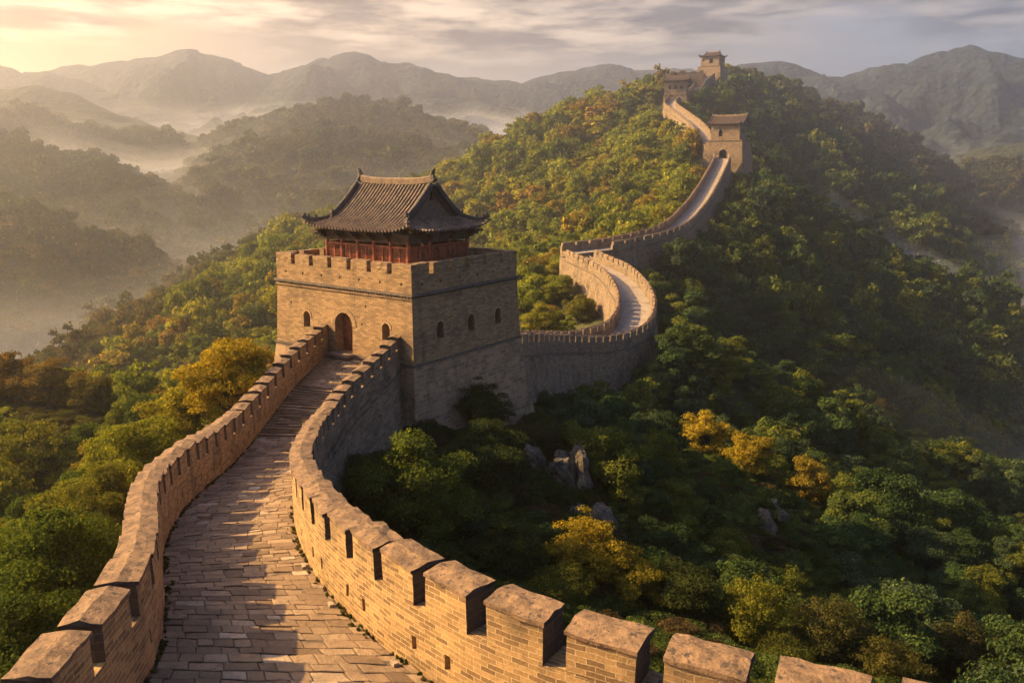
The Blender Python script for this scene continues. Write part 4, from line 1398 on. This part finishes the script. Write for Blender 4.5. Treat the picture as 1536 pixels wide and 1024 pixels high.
def trunk_mb(seed):
    r = np.random.default_rng(seed + 900)
    t = np.linspace(-0.4, 1.0, 8)
    mb = MB()
    P = np.stack([0.05 * np.sin(t * 3 + seed), 0.05 * np.cos(t * 2.6 + seed) - 0.05, t], -1)
    mb.tube(P, 0.12 - 0.045 * np.clip(t, 0, 1), 8)
    return mb


VAR = {}


def variant(key):
    """(crown mesh, limbs mesh or None, trunk mesh) of one tree form"""
    if key in VAR: return VAR[key]
    lvl, kind, i = key
    cfg = {'near': (24000, 0.047, 80), 'hero': (48000, 0.034, 120), 'mid': (9500, 0.062, 44), 'far': (2400, 0.118, 26), 'veryfar': (600, 0.22, 16)}[lvl]
    n = int(cfg[0] * {'round': 1.0, 'open': 0.6, 'pine': 0.8, 'bush': 0.9}[kind])
    seed = 100 + 17 * i + {'round': 0, 'open': 300, 'pine': 600, 'bush': 800}[kind] + len(lvl)
    mb, C, RR = crown_mesh('crown', seed, n, cfg[1], kind, cfg[2], fill=0.25)
    VAR[key] = (mb, limb_mb(C, RR, seed, 22 if lvl in ('near', 'hero') else 8) if lvl in ('near', 'hero', 'mid') else None, trunk_mb(seed))
    return VAR[key]


MESH = {}


def place_tree(key, x, y, zg, R_, hc, tint, name, label, cat, group, rz=None, sq=None):
    """one tree: Empty at its foot, crown, limbs and trunk under it"""
    root = empty(name, (x, y, zg), rz if rz is not None else random.uniform(0, 6.28))
    tag(root, label, cat, group)
    parts = [('crown', 0, M_LEAF), ('limbs', 1, M_BARK), ('trunk', 2, M_BARK)]
    sq = sq or random.uniform(0.85, 1.15)
    for nm, k, mt in parts:
        vb = variant(key)[k]
        if vb is None: continue
        mk = (key, k)
        if mk not in MESH:
            o = vb.build(nm, mt, smooth=(k > 0))
            MESH[mk] = o
        else:
            o = MESH[mk].copy()
            COL.objects.link(o)
        o.parent = root
        if k == 2:
            o.location = (0, 0, 0)
            o.scale = (R_, R_, max(0.2, hc - 0.3 * R_))
        else:
            o.location = (0, 0, hc)
            o.scale = (R_, R_, R_ * sq)
            if k == 0: o['tint'] = [float(c) for c in tint]
    return root


SHADE_TINTS = [(0.045, 0.078, 0.030), (0.062, 0.098, 0.032), (0.092, 0.122, 0.032), (0.055, 0.085, 0.042)]  # right flank crowns: the slope's shade is put into the leaf colour
SUN_TINTS = [(0.195, 0.210, 0.022), (0.14, 0.17, 0.024), (0.24, 0.23, 0.022), (0.23, 0.18, 0.026), (0.095, 0.125, 0.024)]  # left flank crowns: sunlight on the slope is put into the leaf colour
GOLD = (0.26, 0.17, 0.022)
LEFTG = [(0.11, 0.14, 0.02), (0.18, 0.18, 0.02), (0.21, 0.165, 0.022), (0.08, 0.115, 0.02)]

# trees that the photo shows one by one: pixel of the crown's centre, distance, crown radius
HEROES = [
    # px, py, Y, R, kind, tint, name, label
    (345, 572, 41.5, 2.9, 'round', (0.30, 0.225, 0.022), 'golden_tree', 'golden tree leaning over the left parapet just before the near tower'),
    (275, 640, 35, 2.3, 'round', (0.24, 0.215, 0.022), 'yellow_green_tree', 'yellow-green tree below the golden tree beside the left parapet'),
    (215, 690, 29, 2.2, 'round', (0.19, 0.20, 0.02), 'yellow_green_tree', 'bright yellow-green tree against the bend of the left parapet'),
    (150, 655, 33, 2.0, 'round', (0.13, 0.13, 0.02), 'broadleaf_tree', 'mid green tree in front of the far tree row left of the wall'),
    (30, 640, 24, 1.9, 'round', (0.12, 0.145, 0.02), 'broadleaf_tree', 'green tree at the left edge with its top lit'),
    (60, 740, 20, 2.2, 'round', (0.085, 0.115, 0.02), 'broadleaf_tree', 'dark green tree filling the left edge beside the walkway'),
    (150, 770, 22, 1.9, 'round', (0.15, 0.155, 0.02), 'broadleaf_tree', 'green tree with golden leaves close under the left parapet'),
    (30, 860, 15.5, 1.8, 'round', (0.06, 0.085, 0.018), 'broadleaf_tree', 'dark shaded tree lowest at the left edge above the nearest merlons'),
    (110, 850, 17.5, 1.4, 'round', (0.07, 0.085, 0.018), 'broadleaf_tree', 'dark tree right behind the near merlons of the left parapet'),
    (210, 580, 60, 2.1, 'pine', (0.05, 0.075, 0.022), 'pine_tree', 'dark layered pine standing above the left tree row before the mist'),
    (75, 580, 64, 2.9, 'round', (0.17, 0.115, 0.024), 'ochre_tree', 'ochre broad tree at the top of the left tree row'),
    (15, 575, 66, 2.9, 'round', (0.19, 0.12, 0.024), 'ochre_tree', 'ochre tree at the left end of the tree row before the mist'),
    (140, 600, 60, 2.2, 'round', (0.12, 0.10, 0.022), 'broadleaf_tree', 'brown-green tree between the ochre tree and the dark pine'),
    # below the right parapet
    (625, 745, 30, 2.7, 'round', (0.095, 0.125, 0.022), 'broadleaf_tree', 'large green tree between the right parapet and the foot of the near tower'),
    (560, 720, 31, 1.7, 'round', (0.05, 0.07, 0.02), 'broadleaf_tree', 'green tree touching the outer face of the right parapet'),
    (725, 615, 41, 1.9, 'open', (0.05, 0.066, 0.02), 'airy_tree', 'thin dark tree standing right against the shaded tower face'),
    (640, 660, 41, 1.2, 'bush', (0.035, 0.05, 0.018), 'shrub', 'dark shrub in the corner between wall and tower foot'),
    (735, 690, 39, 2.4, 'round', (0.042, 0.06, 0.02), 'broadleaf_tree', 'dark green tree below the shaded tower face'),
    (800, 665, 44, 1.8, 'bush', (0.06, 0.062, 0.024), 'shrub', 'olive shrub above the grey rocks by the tower foot'),
    (885, 840, 24, 1.75, 'open', (0.26, 0.20, 0.022), 'yellow_tree', 'yellow-leaved tree rising above the near right merlons'),
    (960, 880, 22, 1.3, 'open', (0.20, 0.17, 0.022), 'yellow_tree', 'smaller yellow-green tree right of the yellow-leaved tree'),
    (760, 830, 25, 1.5, 'round', (0.055, 0.068, 0.02), 'broadleaf_tree', 'olive tree left of the yellow-leaved tree behind the right merlons'),
    (840, 905, 20.5, 1.2, 'bush', (0.09, 0.10, 0.02), 'shrub', 'green shrub right behind the near right merlons'),
    (1125, 935, 21, 1.35, 'open', (0.15, 0.155, 0.022), 'yellow_green_tree', 'bright green sapling above the nearest right merlon'),
    (1030, 900, 25, 1.6, 'round', (0.05, 0.065, 0.02), 'broadleaf_tree', 'dark olive tree behind the bright green sapling'),
    (1240, 960, 24, 1.6, 'open', (0.075, 0.075, 0.025), 'airy_tree', 'brownish thin tree at the bottom right of the slope'),
    (1330, 1000, 24, 1.5, 'open', (0.09, 0.085, 0.022), 'airy_tree', 'thin olive tree along the bottom edge right of the last merlon'),
    (1440, 985, 26, 1.7, 'open', (0.07, 0.066, 0.026), 'airy_tree', 'thin brown tree in the bottom right corner'),
    (1180, 1000, 20, 1.1, 'bush', (0.08, 0.09, 0.02), 'shrub', 'green shrub at the bottom edge beside the last merlon'),
    (1060, 655, 63, 2.7, 'open', (0.34, 0.26, 0.03), 'yellow_tree', 'golden tree catching light on the spur below the curving wall'),
    (1130, 690, 62, 2.4, 'round', (0.27, 0.21, 0.026), 'yellow_tree', 'second golden tree down the spur with its crown edge lit'),
    (1210, 730, 61, 2.4, 'round', (0.22, 0.17, 0.026), 'ochre_tree', 'ochre tree lowest on the lit spur right of centre'),
    (1205, 575, 102, 2.5, 'round', (0.24, 0.18, 0.028), 'yellow_tree', 'yellow tree on the dark ridge before the mist, left of the yellow pair'),
    (1300, 622, 103, 2.9, 'open', (0.28, 0.19, 0.028), 'yellow_tree', 'yellow tree on the ridge crest against the misty slope'),
    (1440, 675, 103, 2.9, 'open', (0.24, 0.18, 0.028), 'yellow_tree', 'tall yellow tree farthest right on the ridge before the mist'),
    (1327, 362, 262, 5.2, 'pine', (0.03, 0.05, 0.02), 'pine_tree', 'flat-topped pine sticking out of the dark ridge against the haze'),
    (1030, 103, 424, 4.6, 'round', (0.05, 0.062, 0.022), 'broadleaf_tree', 'round dark tree on the ruined platform near the summit'),
    (815, 390, 112, 3.4, 'round', (0.19, 0.19, 0.022), 'yellow_green_tree', 'bright yellow-green tree left of the bend of the far wall'),
    (840, 435, 100, 2.6, 'round', (0.15, 0.17, 0.022), 'yellow_green_tree', 'light green tree inside the bend of the curving wall'),
    (870, 470, 96, 2.3, 'bush', (0.13, 0.13, 0.024), 'shrub', 'green shrub against the inner parapet of the curving wall'),
    (815, 480, 88, 2.2, 'bush', (0.20, 0.16, 0.026), 'shrub', 'yellow shrub near the tower inside the bend of the wall'),
]
tower_xy = [(TOWER[0], TOWER[1], 10.5), (T2[0], T2[1], 11), (T3[0], T3[1], 9), (T4[0], T4[1], 12)]
hero_xy = []
hero_sight = []
for i, (px, py, Y, R_, kd, ti, nm, lab) in enumerate(HEROES):
    p = ground_hit(px, py, Y, R_ * (0.72 if kd != 'bush' else 0.4))
    R_ *= p[1] / Y
    Y = p[1]
    zg = float(ground_z(p[0], p[1])[0])
    hc = p[2] - zg
    lvl = 'hero' if Y < 48 else ('near' if Y < 130 else 'mid')
    hc = max(hc, 0.55 * R_)
    if hc > (2.6 if kd == 'pine' else 2.0) * R_: hc = (2.2 if kd == 'pine' else 1.5) * R_
    hero_xy.append((p[0], p[1], R_))
    if Y < 130: hero_sight.append((p[0], p[1], R_, zg + hc))
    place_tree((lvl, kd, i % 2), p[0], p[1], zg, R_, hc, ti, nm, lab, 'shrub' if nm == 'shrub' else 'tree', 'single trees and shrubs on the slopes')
for i in range(2):                                       # dead ochre bush at the hairpin
    pass


def scatter():
    pts = []
    bands = [(10, 60, 2.2), (60, 150, 3.0), (150, 300, 4.2), (300, 520, 5.6), (520, 760, 5.8), (760, 900, 6.6)]
    for r0, r1, sp in bands:
        xm = r1 * 0.86
        gx = np.arange(-xm, xm, sp); gy = np.arange(0, r1, sp)
        X, Y = np.meshgrid(gx, gy)
        X = X + rng.uniform(-.48, .48, X.shape) * sp; Y = Y + rng.uniform(-.48, .48, Y.shape) * sp
        x, y = X.ravel(), Y.ravel()
        d = np.hypot(x, y); a = np.degrees(np.arctan2(x, y))
        m = (d >= r0) & (d < r1) & (a > -40) & (a < 38)
        pts.append(np.stack([x[m], y[m], np.full(m.sum(), sp)], -1))
    P = np.concatenate(pts)
    h, K = terrain_h(P[:, 0], P[:, 1])
    x, y, sp = P.T
    dist = np.hypot(x, y)
    Rr = sp * np.clip(rng.lognormal(-0.28, 0.30, len(x)), 0.38, 1.5) * np.where(dist < 60, 1.0, 0.95)
    kind = np.array([r['kind'] for r in RIDGES])[K]
    pd = np.full(len(x), 1e9)
    nr_ = dist < 520
    pd[nr_], pz = path_near(x[nr_], y[nr_])
    keep = pd > 2.9 + Rr * 0.85
    keep &= h > -92 + np.clip((y - 500) * 0.075, -20, 75) - 6
    for tx, ty, tr in tower_xy: keep &= np.hypot(x - tx, y - ty) > tr + Rr * 0.6
    for tx, ty, tr in hero_xy: keep &= np.hypot(x - tx, y - ty) > tr * 0.75 + Rr * 0.3
    for q in ROCKS:
        dx, dy = x - q[0], y - q[1]
        keep &= ~((np.abs(dx - dy * q[0] / q[1]) < 2.0) & (dy > -4.5) & (dy < 1.5))
    # a tree must not stand in the sight of the near walkway or hide walls that the photo shows
    keep &= ~((y < 50) & (pd < 4.5))
    cz, sz_ = math.cos(RAD(PITCH)), math.sin(RAD(PITCH))
    zc = h + Rr * 0.8
    dep = y * cz - zc * sz_
    qx, qy = x / dep, (y * sz_ + zc * cz) / dep
    for hx_, hy_, hr, hzc in hero_sight:
        hd = hy_ * cz - hzc * sz_
        keep &= ~((dep < hd - 0.3 * hr) & (np.hypot(qx - hx_ / hd, qy - (hy_ * sz_ + hzc * cz) / hd) < 0.72 * hr / hd + 0.8 * Rr / dep))
    return x[keep], y[keep], h[keep], Rr[keep], dist[keep], kind[keep]


fx, fy, fz, fR, fd, fk = scatter()
xs_path = np.interp(fy, [0, 12, 20, 30, 45, 60, 92, 104, 125, 138, 150, 170, 215, 265, 335, 360, 455, 900], [1, -4, -7.5, -9.8, -9.5, -3.5, 11, 16.4, 16, 9, 20, 34, 51.5, 68, 75, 77, 110, 300])
right = fx > xs_path
# keep what the camera (or one a step aside) can see: march the line of sight over the terrain
H_g, _ = None, None


def visible(x, y, z):
    ok = np.ones(len(x), bool)
    for t in np.linspace(0.12, 0.97, 26):
        m = ok.copy()
        h, _ = terrain_h(x[m] * t, y[m] * t)
        ok[np.where(m)[0][h > z[m] * t + 2.0]] = False
    return ok


vis = visible(fx, fy, fz + fR * 2.4)
fx, fy, fz, fR, fd, fk, right = [a[vis] for a in (fx, fy, fz, fR, fd, fk, right)]
patch = fbm(np.stack([fx, fy], -1) / 38.0, 3, 77)
tints = np.zeros((len(fx), 3))
for i in range(len(fx)):
    q = rng.random()
    pv = patch[i]
    if fk[i] == 1 or fd[i] > 520:
        c = (np.array([0.075, 0.085, 0.028]) if q < .5 else np.array([0.095, 0.088, 0.03]) if q < .8 else np.array([0.055, 0.07, 0.026]))
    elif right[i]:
        c = np.array(SHADE_TINTS[rng.integers(4)]) if q < .80 else np.array((0.125, 0.145, 0.028))
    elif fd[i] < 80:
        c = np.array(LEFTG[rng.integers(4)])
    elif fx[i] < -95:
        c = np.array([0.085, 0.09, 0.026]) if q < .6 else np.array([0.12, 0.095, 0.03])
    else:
        c = np.array(SUN_TINTS[rng.integers(5)]) if q < .62 else (np.array([0.24, 0.16, 0.03]) if pv > 0.42 else np.array([0.17, 0.195, 0.024]))
    tints[i] = c * rng.uniform(0.8, 1.2)
order = np.argsort(-(fR / fd))
inview = (np.abs(fx / fy) < 0.70)
order = np.concatenate([order[inview[order]], order[~inview[order]]])
N_IND = 300 - len(HEROES)
ind = order[:N_IND]
rest = order[N_IND:]


def colour_word(c):
    g = c[1] / max(c[0], 1e-6)
    if c[0] > 0.13: return 'ochre' if g < 0.8 else 'yellow-green'
    if c[0] > 0.07: return 'olive' if g < 1.05 else 'light green'
    return 'dark green'


def zone(x, y, rt):
    if rt:
        if y < 34: return 'below the outer face of the right parapet'
        if y < 58: return 'on the shaded slope right of the near tower'
        if y < 85: return 'on the dark slope below the curving wall'
        return 'on the dark spur beyond the curving wall'
    if y < 30: return 'close to the left parapet'
    if y < 58: return 'on the slope left of the near tower'
    if y < 90: return 'in the tree row left of the wall'
    return 'on the sunny slope behind the near tower'


for n, i in enumerate(ind):
    kd = ['round', 'round', 'bush', 'round', 'open'][n % 5]
    lvl = 'near' if fd[i] < 75 else 'mid'
    hc = fR[i] * (random.uniform(0.5, 0.85) if kd != 'bush' else 0.45)
    cw, zn = colour_word(tints[i]), zone(fx[i], fy[i], right[i])
    nm = {'round': 'broadleaf_tree', 'open': 'airy_tree', 'bush': 'shrub'}[kd]
    fw = {'round': 'rounded', 'open': 'loose', 'bush': 'low'}[kd]
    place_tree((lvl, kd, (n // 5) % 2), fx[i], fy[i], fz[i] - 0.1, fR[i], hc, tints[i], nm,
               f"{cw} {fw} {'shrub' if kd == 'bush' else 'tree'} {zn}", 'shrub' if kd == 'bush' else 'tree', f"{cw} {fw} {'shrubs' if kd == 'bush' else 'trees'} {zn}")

# the rest of the woods: one object, its points carry crowns of the trees above
FAR_SRC = []
for lvl, kd, i in (('near', 'round', 0), ('near', 'open', 0), ('mid', 'round', 0), ('mid', 'round', 1), ('far', 'round', 0), ('far', 'open', 1), ('veryfar', 'round', 0), ('veryfar', 'round', 1)):
    FAR_SRC.append((lvl, kd, i))


def forest_group(src, name):
    ng = bpy.data.node_groups.new(name, 'GeometryNodeTree')
    ng.interface.new_socket('Geometry', in_out='INPUT', socket_type='NodeSocketGeometry')
    ng.interface.new_socket('Geometry', in_out='OUTPUT', socket_type='NodeSocketGeometry')
    N = ng.nodes
    gi, go = N.new('NodeGroupInput'), N.new('NodeGroupOutput')
    inst = N.new('GeometryNodeInstanceOnPoints')
    g2i = N.new('GeometryNodeGeometryToInstance')
    for ob in reversed(src):
        oi = N.new('GeometryNodeObjectInfo')
        oi.transform_space = 'ORIGINAL'
        oi.inputs['Object'].default_value = ob
        ng.links.new(oi.outputs['Geometry'], g2i.inputs[0])
    def attr(nm, typ):
        a = N.new('GeometryNodeInputNamedAttribute'); a.data_type = typ; a.inputs['Name'].default_value = nm
        return a.outputs['Attribute']
    inst.inputs['Pick Instance'].default_value = True
    ng.links.new(gi.outputs[0], inst.inputs['Points'])
    ng.links.new(g2i.outputs[0], inst.inputs['Instance'])
    ng.links.new(attr('pick', 'INT'), inst.inputs['Instance Index'])
    ng.links.new(attr('rot', 'FLOAT_VECTOR'), inst.inputs['Rotation'])
    ng.links.new(attr('scl', 'FLOAT_VECTOR'), inst.inputs['Scale'])
    ng.links.new(inst.outputs[0], go.inputs[0])
    return ng


def crown_source(key):
    """crown of a tree that stands in the scene (a mid-distance tree gets the form if none has it yet)"""
    mk = (key, 0)
    if mk not in MESH:
        i = rest[crown_source.k]; crown_source.k += 1
        place_tree(key, fx[i], fy[i], fz[i], fR[i], fR[i] * 0.9, tints[i], 'broadleaf_tree', 'rounded tree among the woods of the hillside', 'tree', 'rounded trees among the woods')
    return MESH[mk]


crown_source.k = 0
srcs = [crown_source(k) for k in FAR_SRC]
rest = rest[crown_source.k:]
me = bpy.data.meshes.new('forest')
me.vertices.add(len(rest))
sc_ = fR[rest] * rng.uniform(0.95, 1.3, len(rest))
co = np.stack([fx[rest], fy[rest], fz[rest] + sc_ * rng.uniform(0.45, 0.85, len(rest))], -1)
me.vertices.foreach_set('co', co.astype(np.float32).ravel())


def add_attr(nm, typ, dat, key):
    a = me.attributes.new(nm, typ, 'POINT')
    a.data.foreach_set(key, dat.ravel())


pk = np.where(fd[rest] < 75, 0, np.where(fd[rest] < 170, 2, np.where(fd[rest] < 430, 4, 6))) + rng.integers(0, 2, len(rest))
add_attr('pick', 'INT', pk.astype(np.int32), 'value')
add_attr('rot', 'FLOAT_VECTOR', np.stack([rng.normal(0, .08, len(rest)), rng.normal(0, .08, len(rest)), rng.uniform(0, 6.28, len(rest))], -1).astype(np.float32), 'vector')
add_attr('scl', 'FLOAT_VECTOR', (sc_[:, None] * np.stack([np.ones(len(rest)), rng.uniform(.85, 1.15, len(rest)), rng.uniform(.7, 1.6, len(rest))], -1)).astype(np.float32), 'vector')
add_attr('tint', 'FLOAT_VECTOR', tints[rest].astype(np.float32), 'vector')
fo = bpy.data.objects.new('forest', me)
COL.objects.link(fo)
tag(fo, 'dense mixed woods covering the farther hillsides', 'forest', kind='stuff')
md = fo.modifiers.new('woods', 'NODES')
md.node_group = forest_group(srcs, 'woods')
me.materials.append(M_LEAF)


# low undergrowth on the ground near the wall
def undergrowth():
    gx, gy = np.meshgrid(np.arange(-60, 75, 0.95), np.arange(4, 92, 0.95))
    x = (gx + rng.uniform(-.5, .5, gx.shape)).ravel(); y = (gy + rng.uniform(-.5, .5, gy.shape)).ravel()
    d, _ = path_near(x, y)
    m = (d > 3.2) & (np.abs(x / y) < 0.8) & (np.hypot(x - TOWER[0], y - TOWER[1]) > 8.0)
    x, y = x[m], y[m]
    z = ground_z(x, y)
    v = visible(x, y, z + 1.5)
    x, y, z = x[v], y[v], z[v]
    rt = x > np.interp(y, [0, 12, 20, 30, 45, 60, 92], [1, -4, -7.5, -9.8, -9.5, -3.5, 11])
    n = len(x)
    m2 = bpy.data.meshes.new('undergrowth')
    m2.vertices.add(n)
    sc = rng.uniform(0.45, 1.0, n) * np.where(rt, np.where(y < 48, 1.55, 1.25), 1.0)
    m2.vertices.foreach_set('co', np.stack([x, y, z + sc * 0.25], -1).astype(np.float32).ravel())
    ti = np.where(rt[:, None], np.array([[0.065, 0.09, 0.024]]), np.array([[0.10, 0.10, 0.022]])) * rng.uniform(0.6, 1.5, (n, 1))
    br = rng.random(n) < 0.16
    ti[br] = np.array([0.085, 0.062, 0.03]) * rng.uniform(0.7, 1.2, (br.sum(), 1))
    for nm, ty, dat, key in (('pick', 'INT', rng.integers(0, 2, n).astype(np.int32), 'value'),
                             ('rot', 'FLOAT_VECTOR', np.stack([rng.normal(0, .15, n), rng.normal(0, .15, n), rng.uniform(0, 6.28, n)], -1).astype(np.float32), 'vector'),
                             ('scl', 'FLOAT_VECTOR', (sc[:, None] * np.stack([np.ones(n), np.ones(n), rng.uniform(.5, .9, n)], -1)).astype(np.float32), 'vector'),
                             ('tint', 'FLOAT_VECTOR', ti.astype(np.float32), 'vector')):
        a = m2.attributes.new(nm, ty, 'POINT')
        a.data.foreach_set(key, dat.ravel())
    uo = bpy.data.objects.new('undergrowth', m2)
    COL.objects.link(uo)
    tag(uo, 'low tangled undergrowth covering the ground between the trees', 'undergrowth', kind='stuff')
    md_ = uo.modifiers.new('plants', 'NODES')
    md_.node_group = forest_group([MESH[(('mid', 'bush', 0), 0)] if (('mid', 'bush', 0), 0) in MESH else srcs[2], srcs[1]], 'plants')
    m2.materials.append(M_LEAF)


undergrowth()


def weeds():
    P = []
    for base, sg in ((NL, -1), (NR, 1)):
        b = resample(base, 0.05); nn = normals(b) * sg
        for i in range(20, len(b)):
            if rng.random() < 0.20 + 0.35 * (vnoise(np.array([[i * 0.05, sg * 3.0]]), 9)[0] > 0.15): P.append(b[i] + nn[i] * abs(rng.normal(0.03, 0.05)))
    P = np.array(P); n = len(P)
    m2 = bpy.data.meshes.new('weeds')
    m2.vertices.add(n)
    m2.vertices.foreach_set('co', (P + np.array([0, 0, 0.015])).astype(np.float32).ravel())
    sc = rng.uniform(0.03, 0.085, n)
    c = np.where(rng.random((n, 1)) < 0.55, np.array([[0.075, 0.095, 0.022]]), np.array([[0.17, 0.13, 0.06]])) * rng.uniform(0.5, 1.2, (n, 1))
    for nm, ty, dat, key in (('pick', 'INT', np.zeros(n, np.int32), 'value'), ('rot', 'FLOAT_VECTOR', rng.uniform(0, 6.28, (n, 3)).astype(np.float32), 'vector'),
                             ('scl', 'FLOAT_VECTOR', (sc[:, None] * np.array([[1, 1, 0.8]])).astype(np.float32), 'vector'), ('tint', 'FLOAT_VECTOR', c.astype(np.float32), 'vector')):
        a = m2.attributes.new(nm, ty, 'POINT')
        a.data.foreach_set(key, dat.ravel())
    uo = bpy.data.objects.new('weeds', m2)
    COL.objects.link(uo)
    tag(uo, 'small weeds and dry litter along the foot of the parapets', 'weeds', kind='stuff')
    md_ = uo.modifiers.new('plants', 'NODES')
    md_.node_group = forest_group([srcs[6]], 'weed_tufts')
    m2.materials.append(M_LEAF)
    # loose pale stones along the foot of the right parapet
    b = resample(NR, 0.1); nn = normals(b)
    S = arclen(b)
    for k, q in enumerate((7.2, 8.1, 8.55, 11.0, 13.1, 16.2, 19.0)):
        i = int(np.argmin(abs(S - q)))
        p = b[i] + nn[i] * random.uniform(0.10, 0.22)
        mb = MB(); mb.box((0, 0, 0.035), (random.uniform(.12, .24), random.uniform(.07, .11), 0.06), math.atan2(nn[i][0], -nn[i][1]))
        o = mb.build('stone', M_PALE, None, jit=0.025, jf=9.0, off=tuple(p + np.array([0, 0, 0.012])))
        tag(o, 'loose pale stone lying along the foot of the sunlit right parapet', 'stone', 'loose pale stones at the right parapet')


weeds()

# ------------------------------------------------------------------ haze and valley mist
def volume_mat(name, dens, col=(0.95, 0.95, 0.95), g=0.78):
    m = bpy.data.materials.new(name)
    m.use_nodes = True
    t = NT(m.node_tree)
    v = t.n('ShaderNodeVolumePrincipled', Color=col + (1,), Density=dens, Anisotropy=g)
    t.n('ShaderNodeOutputMaterial', Volume=v.outputs[0])
    return m


mb = MB()
HX, HY0, HY1, HZ0, HZ1 = 3400.0, -900.0, 2600.0, -140.0, 245.0
mb.box((0, (HY0 + HY1) / 2, (HZ0 + HZ1) / 2), (2 * HX, HY1 - HY0, HZ1 - HZ0))
hz = mb.build('haze', volume_mat('haze_air', 0.00052))
tag(hz, 'pale morning haze filling the air over the hills', 'haze', kind='stuff')


def mist(off, dens, nm='mist'):
    """closed body of valley mist, its top rising with distance and rolling"""
    xs = np.linspace(-1500, 1500, 90); ys = np.concatenate([np.linspace(112, 700, 60), np.linspace(720, 1600, 50)])
    X, Y = np.meshgrid(xs, ys, indexing='ij')
    q = np.stack([X.ravel(), Y.ravel()], -1)
    tl = np.interp(Y, [112, 250, 350, 450, 550, 640, 800, 950, 1300, 1600], [-78, -74, -68, -52, -20, 2, 20, 38, 58, 62])
    tr = np.interp(Y, [112, 160, 230, 400, 600, 850, 1100, 1600], [-80, -75, -72, -66, -50, -12, 14, 36])
    k = np.clip((X - 20) / 60, 0, 1)
    top = tl * (1 - k) + tr * k + off + (17 * fbm(q / 110.0, 5, 55)).reshape(X.shape) * (0.8 + Y / 700.0)
    top = np.maximum(top, -128)
    bot = np.full_like(top, -136)
    mb = MB()
    T, B = np.stack([X, Y, top], -1), np.stack([X, Y, bot], -1)
    mb.grid(T); mb.grid(B[:, ::-1])
    mb.grid(np.stack([T[0], B[0]], 0)); mb.grid(np.stack([T[-1], B[-1]], 0)[::-1])
    mb.grid(np.stack([T[:, 0], B[:, 0]], 0)[::-1]); mb.grid(np.stack([T[:, -1], B[:, -1]], 0))
    o = mb.build(nm, volume_mat('valley_mist', dens, (0.97, 0.97, 0.97), 0.2), smooth=True)
    tag(o, 'low pale mist lying in the valleys between the hills', 'mist', kind='stuff')


for o_, d_ in ((20, 0.0008), (12, 0.0014), (6, 0.002), (0, 0.004), (-8, 0.010), (-17, 0.016), (-28, 0.02)):
    mist(o_, d_)


def gully_mist(x0, x1, y0, y1, xs_, zs_, off, dens, seed):
    """mist lying in a side valley, its top sloping down along the valley"""
    X, Y = np.meshgrid(np.linspace(x0, x1, 60), np.linspace(y0, y1, 50), indexing='ij')
    q = np.stack([X.ravel(), Y.ravel()], -1)
    e = np.minimum(np.minimum((X - x0) / 30.0, (x1 - X) / 60.0), np.minimum((Y - y0) / 14.0, (y1 - Y) / (0.45 * (y1 - y0))))
    e = np.clip(e, 0, 1); e = e * e * (3 - 2 * e)
    top = np.interp(X, xs_, zs_) + off + 9 * fbm(q / 45.0, 3, seed).reshape(X.shape)
    bot = np.interp(X, xs_, zs_) - 75
    top = bot + 0.5 + (top - bot) * e
    T, B = np.stack([X, Y, top], -1), np.stack([X, Y, bot], -1)
    mb = MB()
    mb.grid(T); mb.grid(B[:, ::-1])
    mb.grid(np.stack([T[0], B[0]], 0)); mb.grid(np.stack([T[-1], B[-1]], 0)[::-1])
    mb.grid(np.stack([T[:, 0], B[:, 0]], 0)[::-1]); mb.grid(np.stack([T[:, -1], B[:, -1]], 0))
    o = mb.build('mist', volume_mat('gully_mist', dens, (0.90, 0.96, 1.0), 0.35), smooth=True)
    tag(o, 'thin mist lying in a side valley of the right flank', 'mist', kind='stuff')


for o_, d_ in ((8, 0.0012), (-4, 0.002), (-18, 0.003)):
    gully_mist(130, 640, 330, 760, [130, 300, 640], [-46, -44, -44], o_, d_, 66)
gully_mist(84, 420, 272, 560, [82, 126, 175, 260, 420], [0, -24, -49, -88, -110], 10, 0.005, 61)
gully_mist(84, 420, 272, 560, [82, 126, 175, 260, 420], [0, -24, -49, -88, -110], -2, 0.008, 62)
gully_mist(30, 240, 108, 225, [18, 37, 63, 110, 240], [-22, -29, -38, -60, -100], 0, 0.0007, 63)
